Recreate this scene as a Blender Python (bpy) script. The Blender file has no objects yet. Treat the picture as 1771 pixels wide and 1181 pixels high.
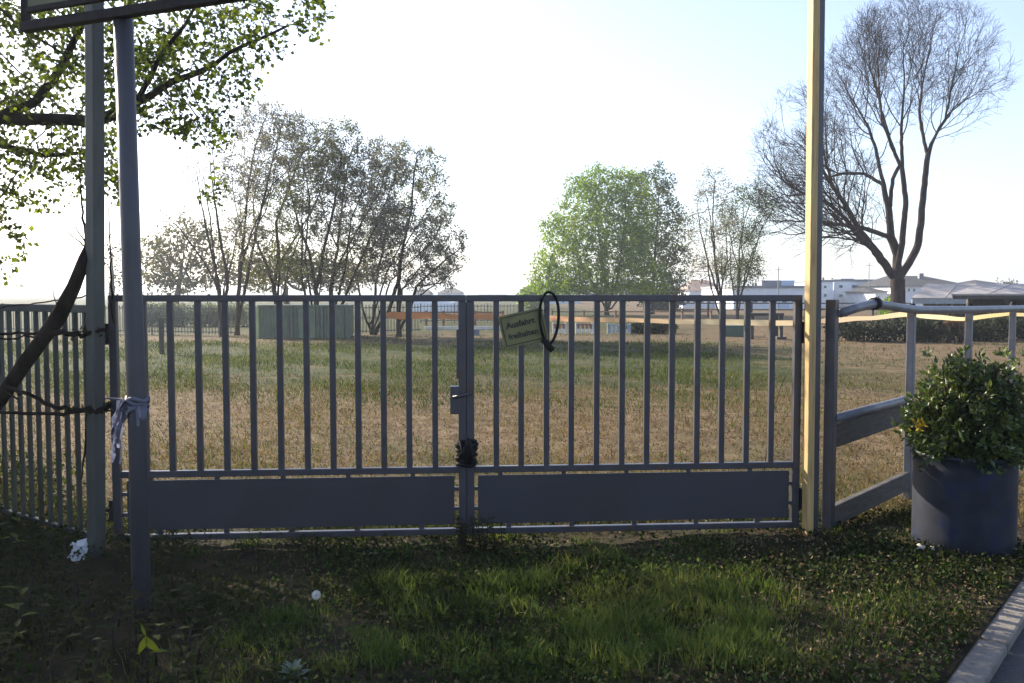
import bpy, math, random
import numpy as np
from mathutils import Vector, Matrix
R = math.radians
rng = np.random.RandomState(7)
random.seed(7)
S = bpy.context.scene
COL = S.collection
# ---------------------------------------------------------------- camera model (photo measured in 1771 x 1181 px)
F, CX, CY, HZ, CAMZ = 1534.0, 885.5, 590.5, 508.0, 1.5
PITCH = math.atan((CY - HZ) / F)
cp, sp = math.cos(PITCH), math.sin(PITCH)
def P(px, py, d):
    """world point seen at photo pixel px,py at distance d (along +Y)"""
    x, u = (px - CX) / F, (CY - py) / F
    dy, dz = cp + u * sp, -sp + u * cp
    return Vector((x / dy * d, d, CAMZ + dz / dy * d))
def Gd(px, py, z=0.0):
    """world point on the ground under a photo pixel"""
    x, u = (px - CX) / F, (CY - py) / F
    dy, dz = cp + u * sp, -sp + u * cp
    t = (z - CAMZ) / dz
    return Vector((x * t, dy * t, z))

# ---------------------------------------------------------------- scene helpers
def tag(o, label=None, cat=None, group=None, kind=None):
    if label: o['label'] = label
    if cat: o['category'] = cat
    if group: o['group'] = group
    if kind: o['kind'] = kind
    return o
def thing(name, label, cat, loc=(0, 0, 0), group=None):
    o = bpy.data.objects.new(name, None); COL.objects.link(o)
    o.location = loc; o.empty_display_size = 0.1
    return tag(o, label, cat, group)
class MB:
    def __init__(s): s.v = []; s.f = []; s.n = 0
    def add(s, v, f):
        v = np.asarray(v, dtype=np.float32).reshape(-1, 3)
        s.v.append(v); n = s.n
        s.f.extend([tuple(i + n for i in q) for q in f]); s.n += len(v); return s
    def beam(s, a, b, w, h, up=(0, 0, 1)):
        """box from a to b, w across, h along up"""
        a, b = Vector(a), Vector(b); t = (b - a).normalized(); up = Vector(up)
        if abs(t.dot(up)) > .99: up = Vector((0, 1, 0))
        sd = t.cross(up).normalized(); up = sd.cross(t)
        v = []
        for p in (a, b):
            for i, j in ((-1, -1), (1, -1), (1, 1), (-1, 1)):
                v.append(p + sd * (i * w / 2) + up * (j * h / 2))
        return s.add(v, [(3, 2, 1, 0), (4, 5, 6, 7), (0, 1, 5, 4), (1, 2, 6, 5), (2, 3, 7, 6), (3, 0, 4, 7)])
    def post(s, p, w, d, z0, z1, ang=0):
        c, n = math.cos(ang), math.sin(ang); v = []
        for z in (z0, z1):
            for i, j in ((-1, -1), (1, -1), (1, 1), (-1, 1)):
                x, y = i * w / 2, j * d / 2
                v.append((p[0] + x * c - y * n, p[1] + x * n + y * c, z))
        return s.add(v, [(3, 2, 1, 0), (4, 5, 6, 7), (0, 1, 5, 4), (1, 2, 6, 5), (2, 3, 7, 6), (3, 0, 4, 7)])
    def tube(s, pts, rad, n=8, cap=True, flat=1.0):
        pts = [Vector(p) for p in pts]; m = len(pts)
        if not hasattr(rad, '__len__'): rad = [rad] * m
        v = []; ref = None
        for i, p in enumerate(pts):
            t = (pts[min(i + 1, m - 1)] - pts[max(i - 1, 0)]).normalized()
            if ref is None:
                ref = Vector((0, 0, 1)) if abs(t.z) < .9 else Vector((1, 0, 0))
            a = (ref - t * ref.dot(t)).normalized(); b = t.cross(a); ref = a
            for k in range(n):
                q = 2 * math.pi * k / n
                v.append(p + (a * math.cos(q) + b * (math.sin(q) * flat)) * rad[i])
        f = [(i * n + k, i * n + (k + 1) % n, (i + 1) * n + (k + 1) % n, (i + 1) * n + k) for i in range(m - 1) for k in range(n)]
        if cap: f += [tuple(reversed(range(n))), tuple(range((m - 1) * n, m * n))]
        return s.add(v, f)
    def lathe(s, c, prof, n=32):
        v = [(c[0] + r * math.cos(2 * math.pi * k / n), c[1] + r * math.sin(2 * math.pi * k / n), z) for r, z in prof for k in range(n)]
        f = [(i * n + k, i * n + (k + 1) % n, (i + 1) * n + (k + 1) % n, (i + 1) * n + k) for i in range(len(prof) - 1) for k in range(n)]
        return s.add(v, f)
    def prism(s, poly, off):
        """polygon of 3-D points extruded by the vector off"""
        n = len(poly); off = Vector(off)
        v = [Vector(p) for p in poly] + [Vector(p) + off for p in poly]
        return s.add(v, [tuple(reversed(range(n))), tuple(range(n, 2 * n))] + [(i, (i + 1) % n, n + (i + 1) % n, n + i) for i in range(n)])
    def blob(s, c, r, seed=0, n=10, rough=.25):
        rg = np.random.RandomState(seed); v = []; f = []
        ph = rg.rand(6) * 6.28
        for i in range(n + 1):
            th = math.pi * i / n
            for k in range(n * 2):
                a = math.pi * k / n
                q = 1 + rough * (math.sin(2 * a + ph[0]) * math.sin(th) * .5 + math.sin(3 * th + ph[1] + a) * .35 + math.sin(5 * a + ph[2] + 2 * th) * .2 * math.sin(th))
                v.append((c[0] + r[0] * q * math.sin(th) * math.cos(a), c[1] + r[1] * q * math.sin(th) * math.sin(a), c[2] + r[2] * q * math.cos(th)))
        m = n * 2
        f = [(i * m + k, (i + 1) * m + k, (i + 1) * m + (k + 1) % m, i * m + (k + 1) % m) for i in range(n) for k in range(m)]
        return s.add(v, f)
    def build(s, name, mat, parent=None, smooth=False, bevel=0.0):
        v = np.concatenate(s.v) if s.v else np.zeros((0, 3), np.float32)
        return mesh_obj(name, v, s.f, mat, parent, smooth, bevel)
def mesh_obj(name, v, f, mat, parent=None, smooth=False, bevel=0.0):
    """vertices are in world space; a child's are moved into its parent's frame (parents are never rotated)"""
    v = np.array(v, dtype=np.float64)
    off = np.zeros(3); p = parent
    while p is not None: off += np.array(p.location); p = p.parent
    loc = np.zeros(3)
    if parent is None and len(v):
        loc = np.array([(v[:, 0].min() + v[:, 0].max()) / 2, (v[:, 1].min() + v[:, 1].max()) / 2, v[:, 2].min()])
        off = loc
    me = bpy.data.meshes.new(name)
    if isinstance(f, np.ndarray):           # uniform faces: fast path
        v = (v - off).astype(np.float32); k = f.shape[1]
        me.vertices.add(len(v)); me.vertices.foreach_set('co', v.ravel())
        me.loops.add(f.size); me.loops.foreach_set('vertex_index', f.astype(np.int32).ravel())
        me.polygons.add(len(f)); me.polygons.foreach_set('loop_start', np.arange(0, f.size, k, dtype=np.int32))
        me.update(calc_edges=True); me.validate()
    else:
        me.from_pydata((v - off).tolist(), [], f)
    if smooth: me.polygons.foreach_set('use_smooth', np.ones(len(me.polygons), dtype=bool))
    me.materials.append(mat)
    o = bpy.data.objects.new(name, me); COL.objects.link(o)
    if parent is not None: o.parent = parent
    else: o.location = loc
    if bevel:
        b = o.modifiers.new('bevel', 'BEVEL'); b.width = bevel; b.segments = 2; b.limit_method = 'ANGLE'
    return o

# ---------------------------------------------------------------- materials
def new_mat(name):
    m = bpy.data.materials.new(name); m.use_nodes = True
    nt = m.node_tree; nt.nodes.clear()
    return m, nt.nodes, nt.links
def surf(name, c1, c2, scale=20, rough=.6, metal=0.0, bump=0.15, bscale=None, detail=6, lo=.35, hi=.65, stretch=None, spec=.5, c3=None, s3=3.0):
    m, N, L = new_mat(name)
    out = N.new('ShaderNodeOutputMaterial'); b = N.new('ShaderNodeBsdfPrincipled')
    tc = N.new('ShaderNodeTexCoord'); src = tc.outputs['Object']
    if stretch:
        mp = N.new('ShaderNodeMapping'); mp.inputs['Scale'].default_value = stretch
        L.new(src, mp.inputs[0]); src = mp.outputs[0]
    n = N.new('ShaderNodeTexNoise'); n.inputs['Scale'].default_value = scale; n.inputs['Detail'].default_value = detail
    L.new(src, n.inputs['Vector'])
    r = N.new('ShaderNodeValToRGB'); e = r.color_ramp.elements
    e[0].position, e[1].position = lo, hi; e[0].color = (*c1, 1); e[1].color = (*c2, 1)
    L.new(n.outputs['Fac'], r.inputs[0]); col = r.outputs[0]
    if c3:
        n3 = N.new('ShaderNodeTexNoise'); n3.inputs['Scale'].default_value = s3; n3.inputs['Detail'].default_value = 8
        L.new(src, n3.inputs['Vector'])
        r3 = N.new('ShaderNodeValToRGB'); r3.color_ramp.elements[0].position = .55; r3.color_ramp.elements[1].position = .68
        L.new(n3.outputs['Fac'], r3.inputs[0])
        mx = N.new('ShaderNodeMixRGB'); L.new(r3.outputs[0], mx.inputs[0]); L.new(col, mx.inputs[1]); mx.inputs[2].default_value = (*c3, 1)
        col = mx.outputs[0]
    L.new(col, b.inputs['Base Color'])
    b.inputs['Roughness'].default_value = rough; b.inputs['Metallic'].default_value = metal
    b.inputs['Specular IOR Level'].default_value = spec
    if bump:
        n2 = N.new('ShaderNodeTexNoise'); n2.inputs['Scale'].default_value = bscale or scale * 3; n2.inputs['Detail'].default_value = 5
        L.new(src, n2.inputs['Vector'])
        bp = N.new('ShaderNodeBump'); bp.inputs['Strength'].default_value = bump; bp.inputs['Distance'].default_value = .01
        L.new(n2.outputs['Fac'], bp.inputs['Height']); L.new(bp.outputs[0], b.inputs['Normal'])
    L.new(b.outputs[0], out.inputs[0])
    return m
def leafmat(name, cols, trans=.45, scale=1.5, gloss=.0, tint=(1.15, 1.2, .6), spec=.2):
    """leaves: colour differs leaf by leaf and clump by clump, light passes through"""
    m, N, L = new_mat(name)
    out = N.new('ShaderNodeOutputMaterial'); g = N.new('ShaderNodeNewGeometry'); tc = N.new('ShaderNodeTexCoord')
    n = N.new('ShaderNodeTexNoise'); n.inputs['Scale'].default_value = scale; n.inputs['Detail'].default_value = 3
    L.new(tc.outputs['Object'], n.inputs['Vector'])
    ma = N.new('ShaderNodeMath'); ma.operation = 'MULTIPLY_ADD'; ma.inputs[1].default_value = .5
    mb = N.new('ShaderNodeMath'); mb.operation = 'MULTIPLY_ADD'; mb.inputs[1].default_value = 1.4; mb.inputs[2].default_value = -.45
    L.new(n.outputs['Fac'], mb.inputs[0]); L.new(g.outputs['Random Per Island'], ma.inputs[0]); L.new(mb.outputs[0], ma.inputs[2])
    r = N.new('ShaderNodeValToRGB'); cr = r.color_ramp
    while len(cr.elements) < len(cols): cr.elements.new(.5)
    for i, c in enumerate(cols):
        cr.elements[i].position = i / max(1, len(cols) - 1); cr.elements[i].color = (*c, 1)
    L.new(ma.outputs[0], r.inputs[0])
    d = N.new('ShaderNodeBsdfPrincipled'); d.inputs['Roughness'].default_value = .45 if gloss else .7
    d.inputs['Specular IOR Level'].default_value = gloss or spec
    L.new(r.outputs[0], d.inputs['Base Color'])
    mt = N.new('ShaderNodeMixRGB'); mt.blend_type = 'MULTIPLY'; mt.inputs[0].default_value = 1; mt.inputs[2].default_value = (*tint, 1)
    L.new(r.outputs[0], mt.inputs[1])
    t = N.new('ShaderNodeBsdfTranslucent'); L.new(mt.outputs[0], t.inputs[0])
    mx = N.new('ShaderNodeMixShader'); mx.inputs[0].default_value = trans
    L.new(d.outputs[0], mx.inputs[1]); L.new(t.outputs[0], mx.inputs[2]); L.new(mx.outputs[0], out.inputs[0])
    return m
M = {}
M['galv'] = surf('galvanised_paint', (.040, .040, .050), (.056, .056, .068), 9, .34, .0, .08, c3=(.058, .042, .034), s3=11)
M['galv_rail'] = surf('bright_galvanised', (.10, .105, .125), (.14, .145, .17), 9, .4, .0, .08, c3=(.08, .08, .09), s3=6)
M['panel'] = surf('sheet_metal', (.028, .028, .037), (.036, .036, .046), 3, .55, .0, .05, c3=(.031, .028, .031), s3=2.2)
M['greenpost'] = surf('mossy_steel', (.035, .040, .036), (.060, .068, .060), 6, .6, .0, .2, stretch=(1, 1, .25), c3=(.03, .027, .02), s3=5)
M['polemetal'] = surf('grey_pole', (.038, .039, .049), (.052, .053, .066), 5, .5, .0, .06, stretch=(1, 1, .3), c3=(.034, .033, .038), s3=7)
M['darksteel'] = surf('dark_steel', (.014, .013, .015), (.026, .024, .025), 25, .7, 0, .1, spec=.15)
M['black'] = surf('black_rubber', (.008, .008, .009), (.018, .018, .018), 40, .7, 0, .2, spec=.12)
M['signyellow'] = surf('faded_sign', (.15, .145, .050), (.19, .182, .068), 9, .6, 0, .03, c3=(.12, .112, .055), s3=8)
M['signback'] = surf('olive_sign', (.08, .08, .03), (.10, .10, .04), 4, .6, 0, .03)
M['ink'] = surf('sign_ink', (.018, .016, .018), (.035, .03, .03), 60, .7, 0, 0)
M['wood'] = surf('yellow_timber', (.40, .265, .105), (.50, .35, .15), 14, .65, 0, .25, stretch=(6, 6, .35), c3=(.30, .19, .08), s3=9)
M['oldwood'] = surf('weathered_board', (.045, .038, .033), (.08, .07, .058), 10, .75, 0, .35, stretch=(1, 1, 6))
M['bark'] = surf('bark', (.060, .048, .042), (.125, .100, .085), 14, .9, 0, .8, stretch=(1, 1, .25), spec=.1)
M['barkdark'] = surf('dark_bark', (.020, .016, .015), (.046, .036, .032), 16, .9, 0, .8, stretch=(1, 1, .3), spec=.1)
M['blackbark'] = surf('black_bark', (.010, .008, .007), (.028, .022, .019), 16, .95, 0, .8, stretch=(1, 1, .3), spec=.05)
M['barkbig'] = surf('brown_bark', (.022, .016, .017), (.052, .036, .037), 8, .9, 0, .8, stretch=(1, 1, .3), spec=.1)
M['twig'] = surf('twig', (.10, .075, .085), (.16, .12, .125), 10, .8, 0, 0, spec=.1)
M['drum'] = surf('blue_drum', (.015, .0175, .026), (.026, .030, .041), 7, .5, 0, .1, spec=.2, c3=(.018, .022, .052), s3=9)
M['soil'] = surf('soil', (.05, .035, .02), (.10, .07, .045), 30, .95, 0, .8)
M['stone'] = surf('pale_stone', (.45, .40, .33), (.6, .55, .47), 12, .85, 0, .3)
M['kerb'] = surf('kerb_concrete', (.13, .118, .104), (.19, .172, .152), 30, .9, 0, .4)
M['road'] = surf('asphalt', (.022, .024, .030), (.045, .045, .052), 90, .85, 0, .6, c3=(.06, .06, .065), s3=40)
M['whitewall'] = surf('white_render', (.66, .69, .74), (.76, .79, .83), 1.2, .8, 0, .05)
M['bluewall'] = surf('pale_blue_cladding', (.42, .52, .66), (.52, .60, .72), .8, .6, 0, 0)
M['greywall'] = surf('grey_cladding', (.16, .17, .20), (.22, .23, .26), .8, .7, 0, 0)
M['darkroof'] = surf('dark_roof', (.014, .015, .022), (.024, .026, .034), 2, .9, 0, .1)
M['brownroof'] = surf('brown_tiles', (.17, .12, .11), (.24, .17, .15), 3, .8, 0, .2)
M['paleroof'] = surf('pale_sheet_roof', (.30, .27, .255), (.38, .35, .33), 2.5, .6, 0, .05, c3=(.25, .22, .21), s3=1.2)
M['glass'] = surf('dark_glass', (.05, .065, .085), (.09, .11, .14), 1, .15, 0, 0)
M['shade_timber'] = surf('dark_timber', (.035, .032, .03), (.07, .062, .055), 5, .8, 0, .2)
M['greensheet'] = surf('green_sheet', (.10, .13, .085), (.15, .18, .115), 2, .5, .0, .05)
M['litsheet'] = surf('sunlit_green_sheet', (.34, .36, .16), (.42, .43, .21), 2, .5, .0, .05)  # shed's green sheet again, with the sunlight painted into a lighter colour
M['picket'] = surf('picket_steel', (.09, .10, .095), (.14, .15, .14), 3, .5, .3, 0)
M['railwood'] = surf('rail_timber', (.19, .115, .075), (.28, .175, .115), 6, .8, 0, .2)
M['redwood'] = surf('red_brown_paint', (.22, .08, .07), (.30, .12, .10), 6, .7, 0, 0)
M['whitepaint'] = surf('white_paint', (.62, .58, .52), (.72, .69, .63), 6, .6, 0, 0)
M['greenbox'] = surf('green_box', (.06, .11, .085), (.09, .15, .115), 4, .5, 0, 0)
M['bluegrey'] = surf('blue_grey_paint', (.26, .31, .34), (.36, .41, .44), 6, .6, 0, 0)
M['poly'] = surf('white_film', (.75, .76, .76), (.85, .85, .85), 3, .4, 0, 0)
M['ivy'] = leafmat('ground_ivy', [(.014, .024, .009), (.030, .042, .015), (.055, .060, .022)], .3, 2, spec=.06)
M['grass'] = leafmat('verge_blades', [(.030, .052, .014), (.066, .104, .026), (.118, .152, .040), (.22, .195, .075)], .5, 2.6)
M['fieldgrass'] = leafmat('field_blades', [(.016, .030, .006), (.034, .052, .010), (.065, .080, .019), (.115, .105, .038)], .40, .35)
M['drygrass'] = leafmat('dry_blades', [(.06, .058, .016), (.12, .085, .036), (.17, .12, .06), (.06, .07, .017)], .4, .5)
M['litter'] = leafmat('fallen_leaves', [(.045, .028, .016), (.10, .062, .036), (.20, .135, .08), (.075, .042, .024)], .25, 3, tint=(1.1, .95, .7))
M['fgleaf'] = leafmat('maple_leaves', [(.026, .042, .013), (.052, .074, .020), (.10, .13, .026), (.22, .26, .035)], .48, 2.2, tint=(1.2, 1.25, .45))
M['greyleaf'] = leafmat('grey_budding_leaves', [(.09, .085, .065), (.15, .145, .11), (.24, .225, .19), (.42, .39, .38)], .45, .5, tint=(1.05, 1.05, .85))
M['greyleaf2'] = leafmat('olive_budding_leaves', [(.060, .068, .030), (.10, .11, .042), (.15, .155, .06), (.22, .21, .12)], .40, .5, tint=(1.1, 1.1, .7))
M['brightleaf'] = leafmat('fresh_green_leaves', [(.050, .085, .012), (.10, .165, .018), (.18, .27, .028), (.24, .22, .04)], .55, .30, tint=(1.2, 1.25, .5))
M['midleaf'] = leafmat('mid_green_leaves', [(.030, .048, .014), (.055, .080, .020), (.085, .110, .028), (.12, .12, .04)], .42, .4)
M['oliveleaf'] = leafmat('olive_leaves', [(.055, .052, .018), (.085, .080, .028), (.12, .11, .042)], .40, .5)
M['hedge'] = leafmat('hedge_leaves', [(.012, .017, .010), (.024, .030, .016), (.042, .048, .022)], .22, 1.0)
M['paleHedge'] = leafmat('grey_hedge_leaves', [(.09, .115, .09), (.13, .16, .12), (.17, .20, .15)], .3, 1.0)
M['laurel'] = leafmat('laurel_leaves', [(.020, .036, .012), (.042, .066, .018), (.080, .11, .026), (.17, .18, .03)], .30, 4, gloss=.6)
M['freshleaf'] = leafmat('young_leaves', [(.05, .075, .018), (.10, .135, .024), (.20, .24, .035)], .5, 6, tint=(1.3, 1.35, .4))
M['shootleaf'] = leafmat('dark_shoot_leaves', [(.010, .016, .007), (.022, .030, .010), (.038, .046, .015), (.075, .085, .022)], .3, 5, spec=.03)
M['yellowgreen'] = leafmat('yellow_green_leaves', [(.04, .054, .010), (.065, .08, .013), (.09, .10, .018)], .45, 9)
M['woolly'] = leafmat('woolly_leaves', [(.10, .14, .10), (.16, .21, .155), (.22, .27, .21)], .3, 9)
M['fluff'] = leafmat('seed_fluff', [(.65, .65, .63), (.8, .8, .78)], .5, 9, tint=(1, 1, 1))
M['yellowbud'] = leafmat('yellow_leaves', [(.35, .24, .03), (.5, .36, .05)], .4, 9)
M['plastic'] = leafmat('pale_plastic_film', [(.10, .11, .17), (.17, .18, .25), (.30, .31, .38)], .40, 14, gloss=.5, tint=(1, 1, 1.05))
M['paper'] = leafmat('white_paper', [(.78, .79, .82), (.85, .86, .88)], .4, 9, tint=(1, 1, 1))
M['fieldwood'] = leafmat('far_wood', [(.06, .075, .055), (.09, .105, .07), (.12, .13, .09)], .3, .1)
def tape_mat():
    m, N, L = new_mat('barrier_tape_film')
    out = N.new('ShaderNodeOutputMaterial'); tc = N.new('ShaderNodeTexCoord'); sx = N.new('ShaderNodeSeparateXYZ')
    L.new(tc.outputs['Generated'], sx.inputs[0])
    r = N.new('ShaderNodeValToRGB'); cr = r.color_ramp; cr.interpolation = 'EASE'
    stops = [(0, (.40, .22, .13)), (.12, (.42, .26, .17)), (.17, (.42, .31, .19)), (.24, (.42, .37, .25)), (.34, (.42, .33, .24)), (.45, (.42, .38, .26)), (.6, (.40, .33, .18)), (1, (.42, .38, .30))]
    while len(cr.elements) < len(stops): cr.elements.new(.5)
    for e, (p, c) in zip(cr.elements, stops): e.position = p; e.color = (*c, 1)
    L.new(sx.outputs[0], r.inputs[0])
    d = N.new('ShaderNodeBsdfDiffuse'); t = N.new('ShaderNodeBsdfTranslucent'); mx = N.new('ShaderNodeMixShader'); mx.inputs[0].default_value = .6
    L.new(r.outputs[0], d.inputs[0]); L.new(r.outputs[0], t.inputs[0]); L.new(d.outputs[0], mx.inputs[1]); L.new(t.outputs[0], mx.inputs[2]); L.new(mx.outputs[0], out.inputs[0])
    return m
M['tape'] = tape_mat()
def ground_mat(name, verge=False):
    m, N, L = new_mat(name)
    out = N.new('ShaderNodeOutputMaterial'); b = N.new('ShaderNodeBsdfPrincipled'); b.inputs['Roughness'].default_value = .95; b.inputs['Specular IOR Level'].default_value = .1
    g = N.new('ShaderNodeNewGeometry'); pos = g.outputs['Position']
    def noise(scale, detail=8, stretch=None):
        src = pos
        if stretch:
            mp = N.new('ShaderNodeMapping'); mp.inputs['Scale'].default_value = stretch; L.new(pos, mp.inputs[0]); src = mp.outputs[0]
        n = N.new('ShaderNodeTexNoise'); n.inputs['Scale'].default_value = scale; n.inputs['Detail'].default_value = detail; n.inputs['Roughness'].default_value = .6
        L.new(src, n.inputs['Vector']); return n.outputs['Fac']
    def ramp(x, stops):
        r = N.new('ShaderNodeValToRGB'); cr = r.color_ramp
        while len(cr.elements) < len(stops): cr.elements.new(.5)
        for e, (p, c) in zip(cr.elements, stops): e.position = p; e.color = (*c, 1) if hasattr(c, '__len__') else (c, c, c, 1)
        L.new(x, r.inputs[0]); return r.outputs[0]
    def math_(op, a, c=None, d=None):
        n = N.new('ShaderNodeMath'); n.operation = op; n.use_clamp = False
        for i, x in enumerate((a, c, d)):
            if x is None: continue
            if isinstance(x, (int, float)): n.inputs[i].default_value = x
            else: L.new(x, n.inputs[i])
        return n.outputs[0]
    def mix(f, a, c):
        n = N.new('ShaderNodeMixRGB'); L.new(f, n.inputs[0]); L.new(a, n.inputs[1]); L.new(c, n.inputs[2]); return n.outputs[0]
    if verge:
        c = ramp(noise(5), [(.3, (.012, .010, .007)), (.5, (.030, .026, .014)), (.7, (.065, .048, .028))])
        h = noise(30)
    else:
        sep = N.new('ShaderNodeSeparateXYZ'); L.new(pos, sep.inputs[0])
        soil = ramp(noise(3.2, 10), [(.3, (.064, .041, .023)), (.48, (.122, .083, .050)), (.7, (.20, .146, .094))])
        grass = ramp(noise(1.6, 10), [(.32, (.010, .024, .005)), (.5, (.021, .038, .008)), (.68, (.050, .060, .016))])
        wob = math_('MULTIPLY', math_('SUBTRACT', noise(.35, 6), .5), 11.0)
        d = math_('ADD', sep.outputs[1], wob)
        md = ramp(math_('DIVIDE', d, 100.0), [(.068, .6), (.092, .12), (.125, .2), (.15, .92), (.25, .95), (.285, .25), (.31, .3), (.36, .85), (.62, .95), (1, .85)])
        x = math_('ADD', sep.outputs[0], wob)
        mxr = ramp(math_('ADD', math_('DIVIDE', x, 60.0), .5), [(.0, 1.0), (.58, 1.0), (.66, .12), (1, .25)])
        spk = ramp(noise(.9, 9), [(.30, 0.45), (.52, 1.0)])
        f = math_('MULTIPLY', math_('MULTIPLY', md, mxr), spk)
        c = mix(f, soil, grass)
        h = noise(14)
    L.new(c, b.inputs['Base Color'])
    bp = N.new('ShaderNodeBump'); bp.inputs['Strength'].default_value = .9; bp.inputs['Distance'].default_value = .03
    L.new(h, bp.inputs['Height']); L.new(bp.outputs[0], b.inputs['Normal']); L.new(b.outputs[0], out.inputs[0])
    return m
M['ground'] = ground_mat('field_soil_and_grass'); M['verge'] = ground_mat('verge_soil', True)
M['hills'] = surf('far_hills', (.14, .17, .15), (.20, .22, .18), .004, .9, 0, 0)

# ---------------------------------------------------------------- organic helpers (numpy)
def leaf_mesh(pos, size, rg, aspect=.55, up=.0, dirs=None, fold=.25):
    """one small folded leaf of two triangles at every position"""
    n = len(pos); pos = np.asarray(pos)
    if dirs is None:
        t = rg.normal(size=(n, 3)); t[:, 2] += up
    else: t = np.asarray(dirs) + rg.normal(size=(n, 3)) * .35
    t /= np.linalg.norm(t, axis=1)[:, None] + 1e-9
    q = rg.normal(size=(n, 3)); s = np.cross(t, q); s /= np.linalg.norm(s, axis=1)[:, None] + 1e-9
    nn = np.cross(t, s)
    L = (size * (0.6 + .8 * rg.rand(n)))[:, None] if np.isscalar(size) else (np.asarray(size) * (0.6 + .8 * rg.rand(n)))[:, None]
    w = L * aspect
    v = np.stack([pos, pos + t * L * .45 + s * w * .5 + nn * w * fold, pos + t * L, pos + t * L * .45 - s * w * .5 + nn * w * fold], 1).reshape(-1, 3)
    b = np.arange(n)[:, None] * 4
    f = np.concatenate([b + np.array([[0, 1, 2]]), b + np.array([[0, 2, 3]])], 1).reshape(-1, 3)
    return v, f
def broad_leaf(mb, base, t, up, L, W, curl=.15):
    """one larger pointed leaf with a folded midrib"""
    t = Vector(t).normalized(); up = Vector(up); s = t.cross(up)
    s = s.normalized() if s.length > 1e-4 else Vector((1, 0, 0)); n = s.cross(t)
    pr = [(0, .06), (.18, .62), (.38, 1), (.6, .88), (.82, .45), (1, .02)]
    v = []
    for a, w in pr:
        c = Vector(base) + t * (a * L) - n * (curl * L * a * a)
        v += [c + s * (w * W / 2) + n * (w * W * .12), c, c - s * (w * W / 2) + n * (w * W * .12)]
    f = []
    for i in range(len(pr) - 1):
        for k in (0, 1): f.append((i * 3 + k, i * 3 + k + 1, i * 3 + k + 4, i * 3 + k + 3))
    mb.add(v, f)
def blades(base, hgt, wid, rg, lean=.45):
    """grass blades of three triangles"""
    n = len(base); a = rg.rand(n) * 6.283
    s = np.stack([np.cos(a), np.sin(a), np.zeros(n)], 1); ld = rg.rand(n) * 6.283
    l = np.stack([np.cos(ld), np.sin(ld), np.zeros(n)], 1) * (hgt * lean * (.2 + 1.0 * rg.rand(n)))[:, None]
    h = np.stack([np.zeros(n), np.zeros(n), hgt], 1); w = s * (wid * .5)[:, None]
    v = np.stack([base - w, base + w, base + h * .55 + l * .3 - w * .75, base + h * .55 + l * .3 + w * .75, base + h + l], 1).reshape(-1, 3)
    b = np.arange(n)[:, None] * 5
    f = np.concatenate([b + np.array([[0, 1, 3]]), b + np.array([[0, 3, 2]]), b + np.array([[2, 3, 4]])], 1).reshape(-1, 3)
    return v, f
def colonize(pts, par, attr, step, infl, kill, iters, rg, trop=(0, 0, .12), jit=.18):
    """space colonisation: branches grow from the given limbs towards the crown's points"""
    pts = [np.array(p, float) for p in pts]; par = list(par)
    A = np.asarray(attr, float); near = np.full(len(A), 1e9); who = np.zeros(len(A), int)
    start = 0; trop = np.array(trop)
    for it in range(iters):
        new = np.array(pts[start:])
        if len(new) == 0 or len(A) == 0: break
        d = np.linalg.norm(A[:, None, :] - new[None], axis=2); j = d.argmin(1); dm = d[np.arange(len(A)), j]
        better = dm < near; near[better] = dm[better]; who[better] = j[better] + start
        keep = near > kill; A = A[keep]; near = near[keep]; who = who[keep]
        start = len(pts)
        act = near < infl
        if not act.any(): break
        P0 = np.array(pts); dirs = A[act] - P0[who[act]]; dirs /= np.linalg.norm(dirs, axis=1)[:, None] + 1e-9
        acc = {}
        for w, dv in zip(who[act], dirs): acc[w] = acc.get(w, 0) + dv
        for w, dv in acc.items():
            dv = dv / (np.linalg.norm(dv) + 1e-9) + trop + rg.normal(size=3) * jit
            pts.append(P0[w] + dv / np.linalg.norm(dv) * step); par.append(w)
    return np.array(pts), np.array(par)
def limbs_to_nodes(limbs, step):
    """polylines -> connected nodes; each later limb starts from the nearest node already there"""
    pts = []; par = []
    for li, L in enumerate(limbs):
        L = [Vector(p) for p in L]
        if li == 0: pts.append(np.array(L[0])); par.append(-1); cur = 0
        else: cur = int(np.argmin([np.linalg.norm(p - np.array(L[0])) for p in pts]))
        for a, b in zip(L[:-1], L[1:]):
            n = max(1, int((b - a).length / step))
            for k in range(1, n + 1):
                pts.append(np.array(a.lerp(b, k / n)) + rng.normal(size=3) * step * .05); par.append(cur); cur = len(pts) - 1
    return pts, par
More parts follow.
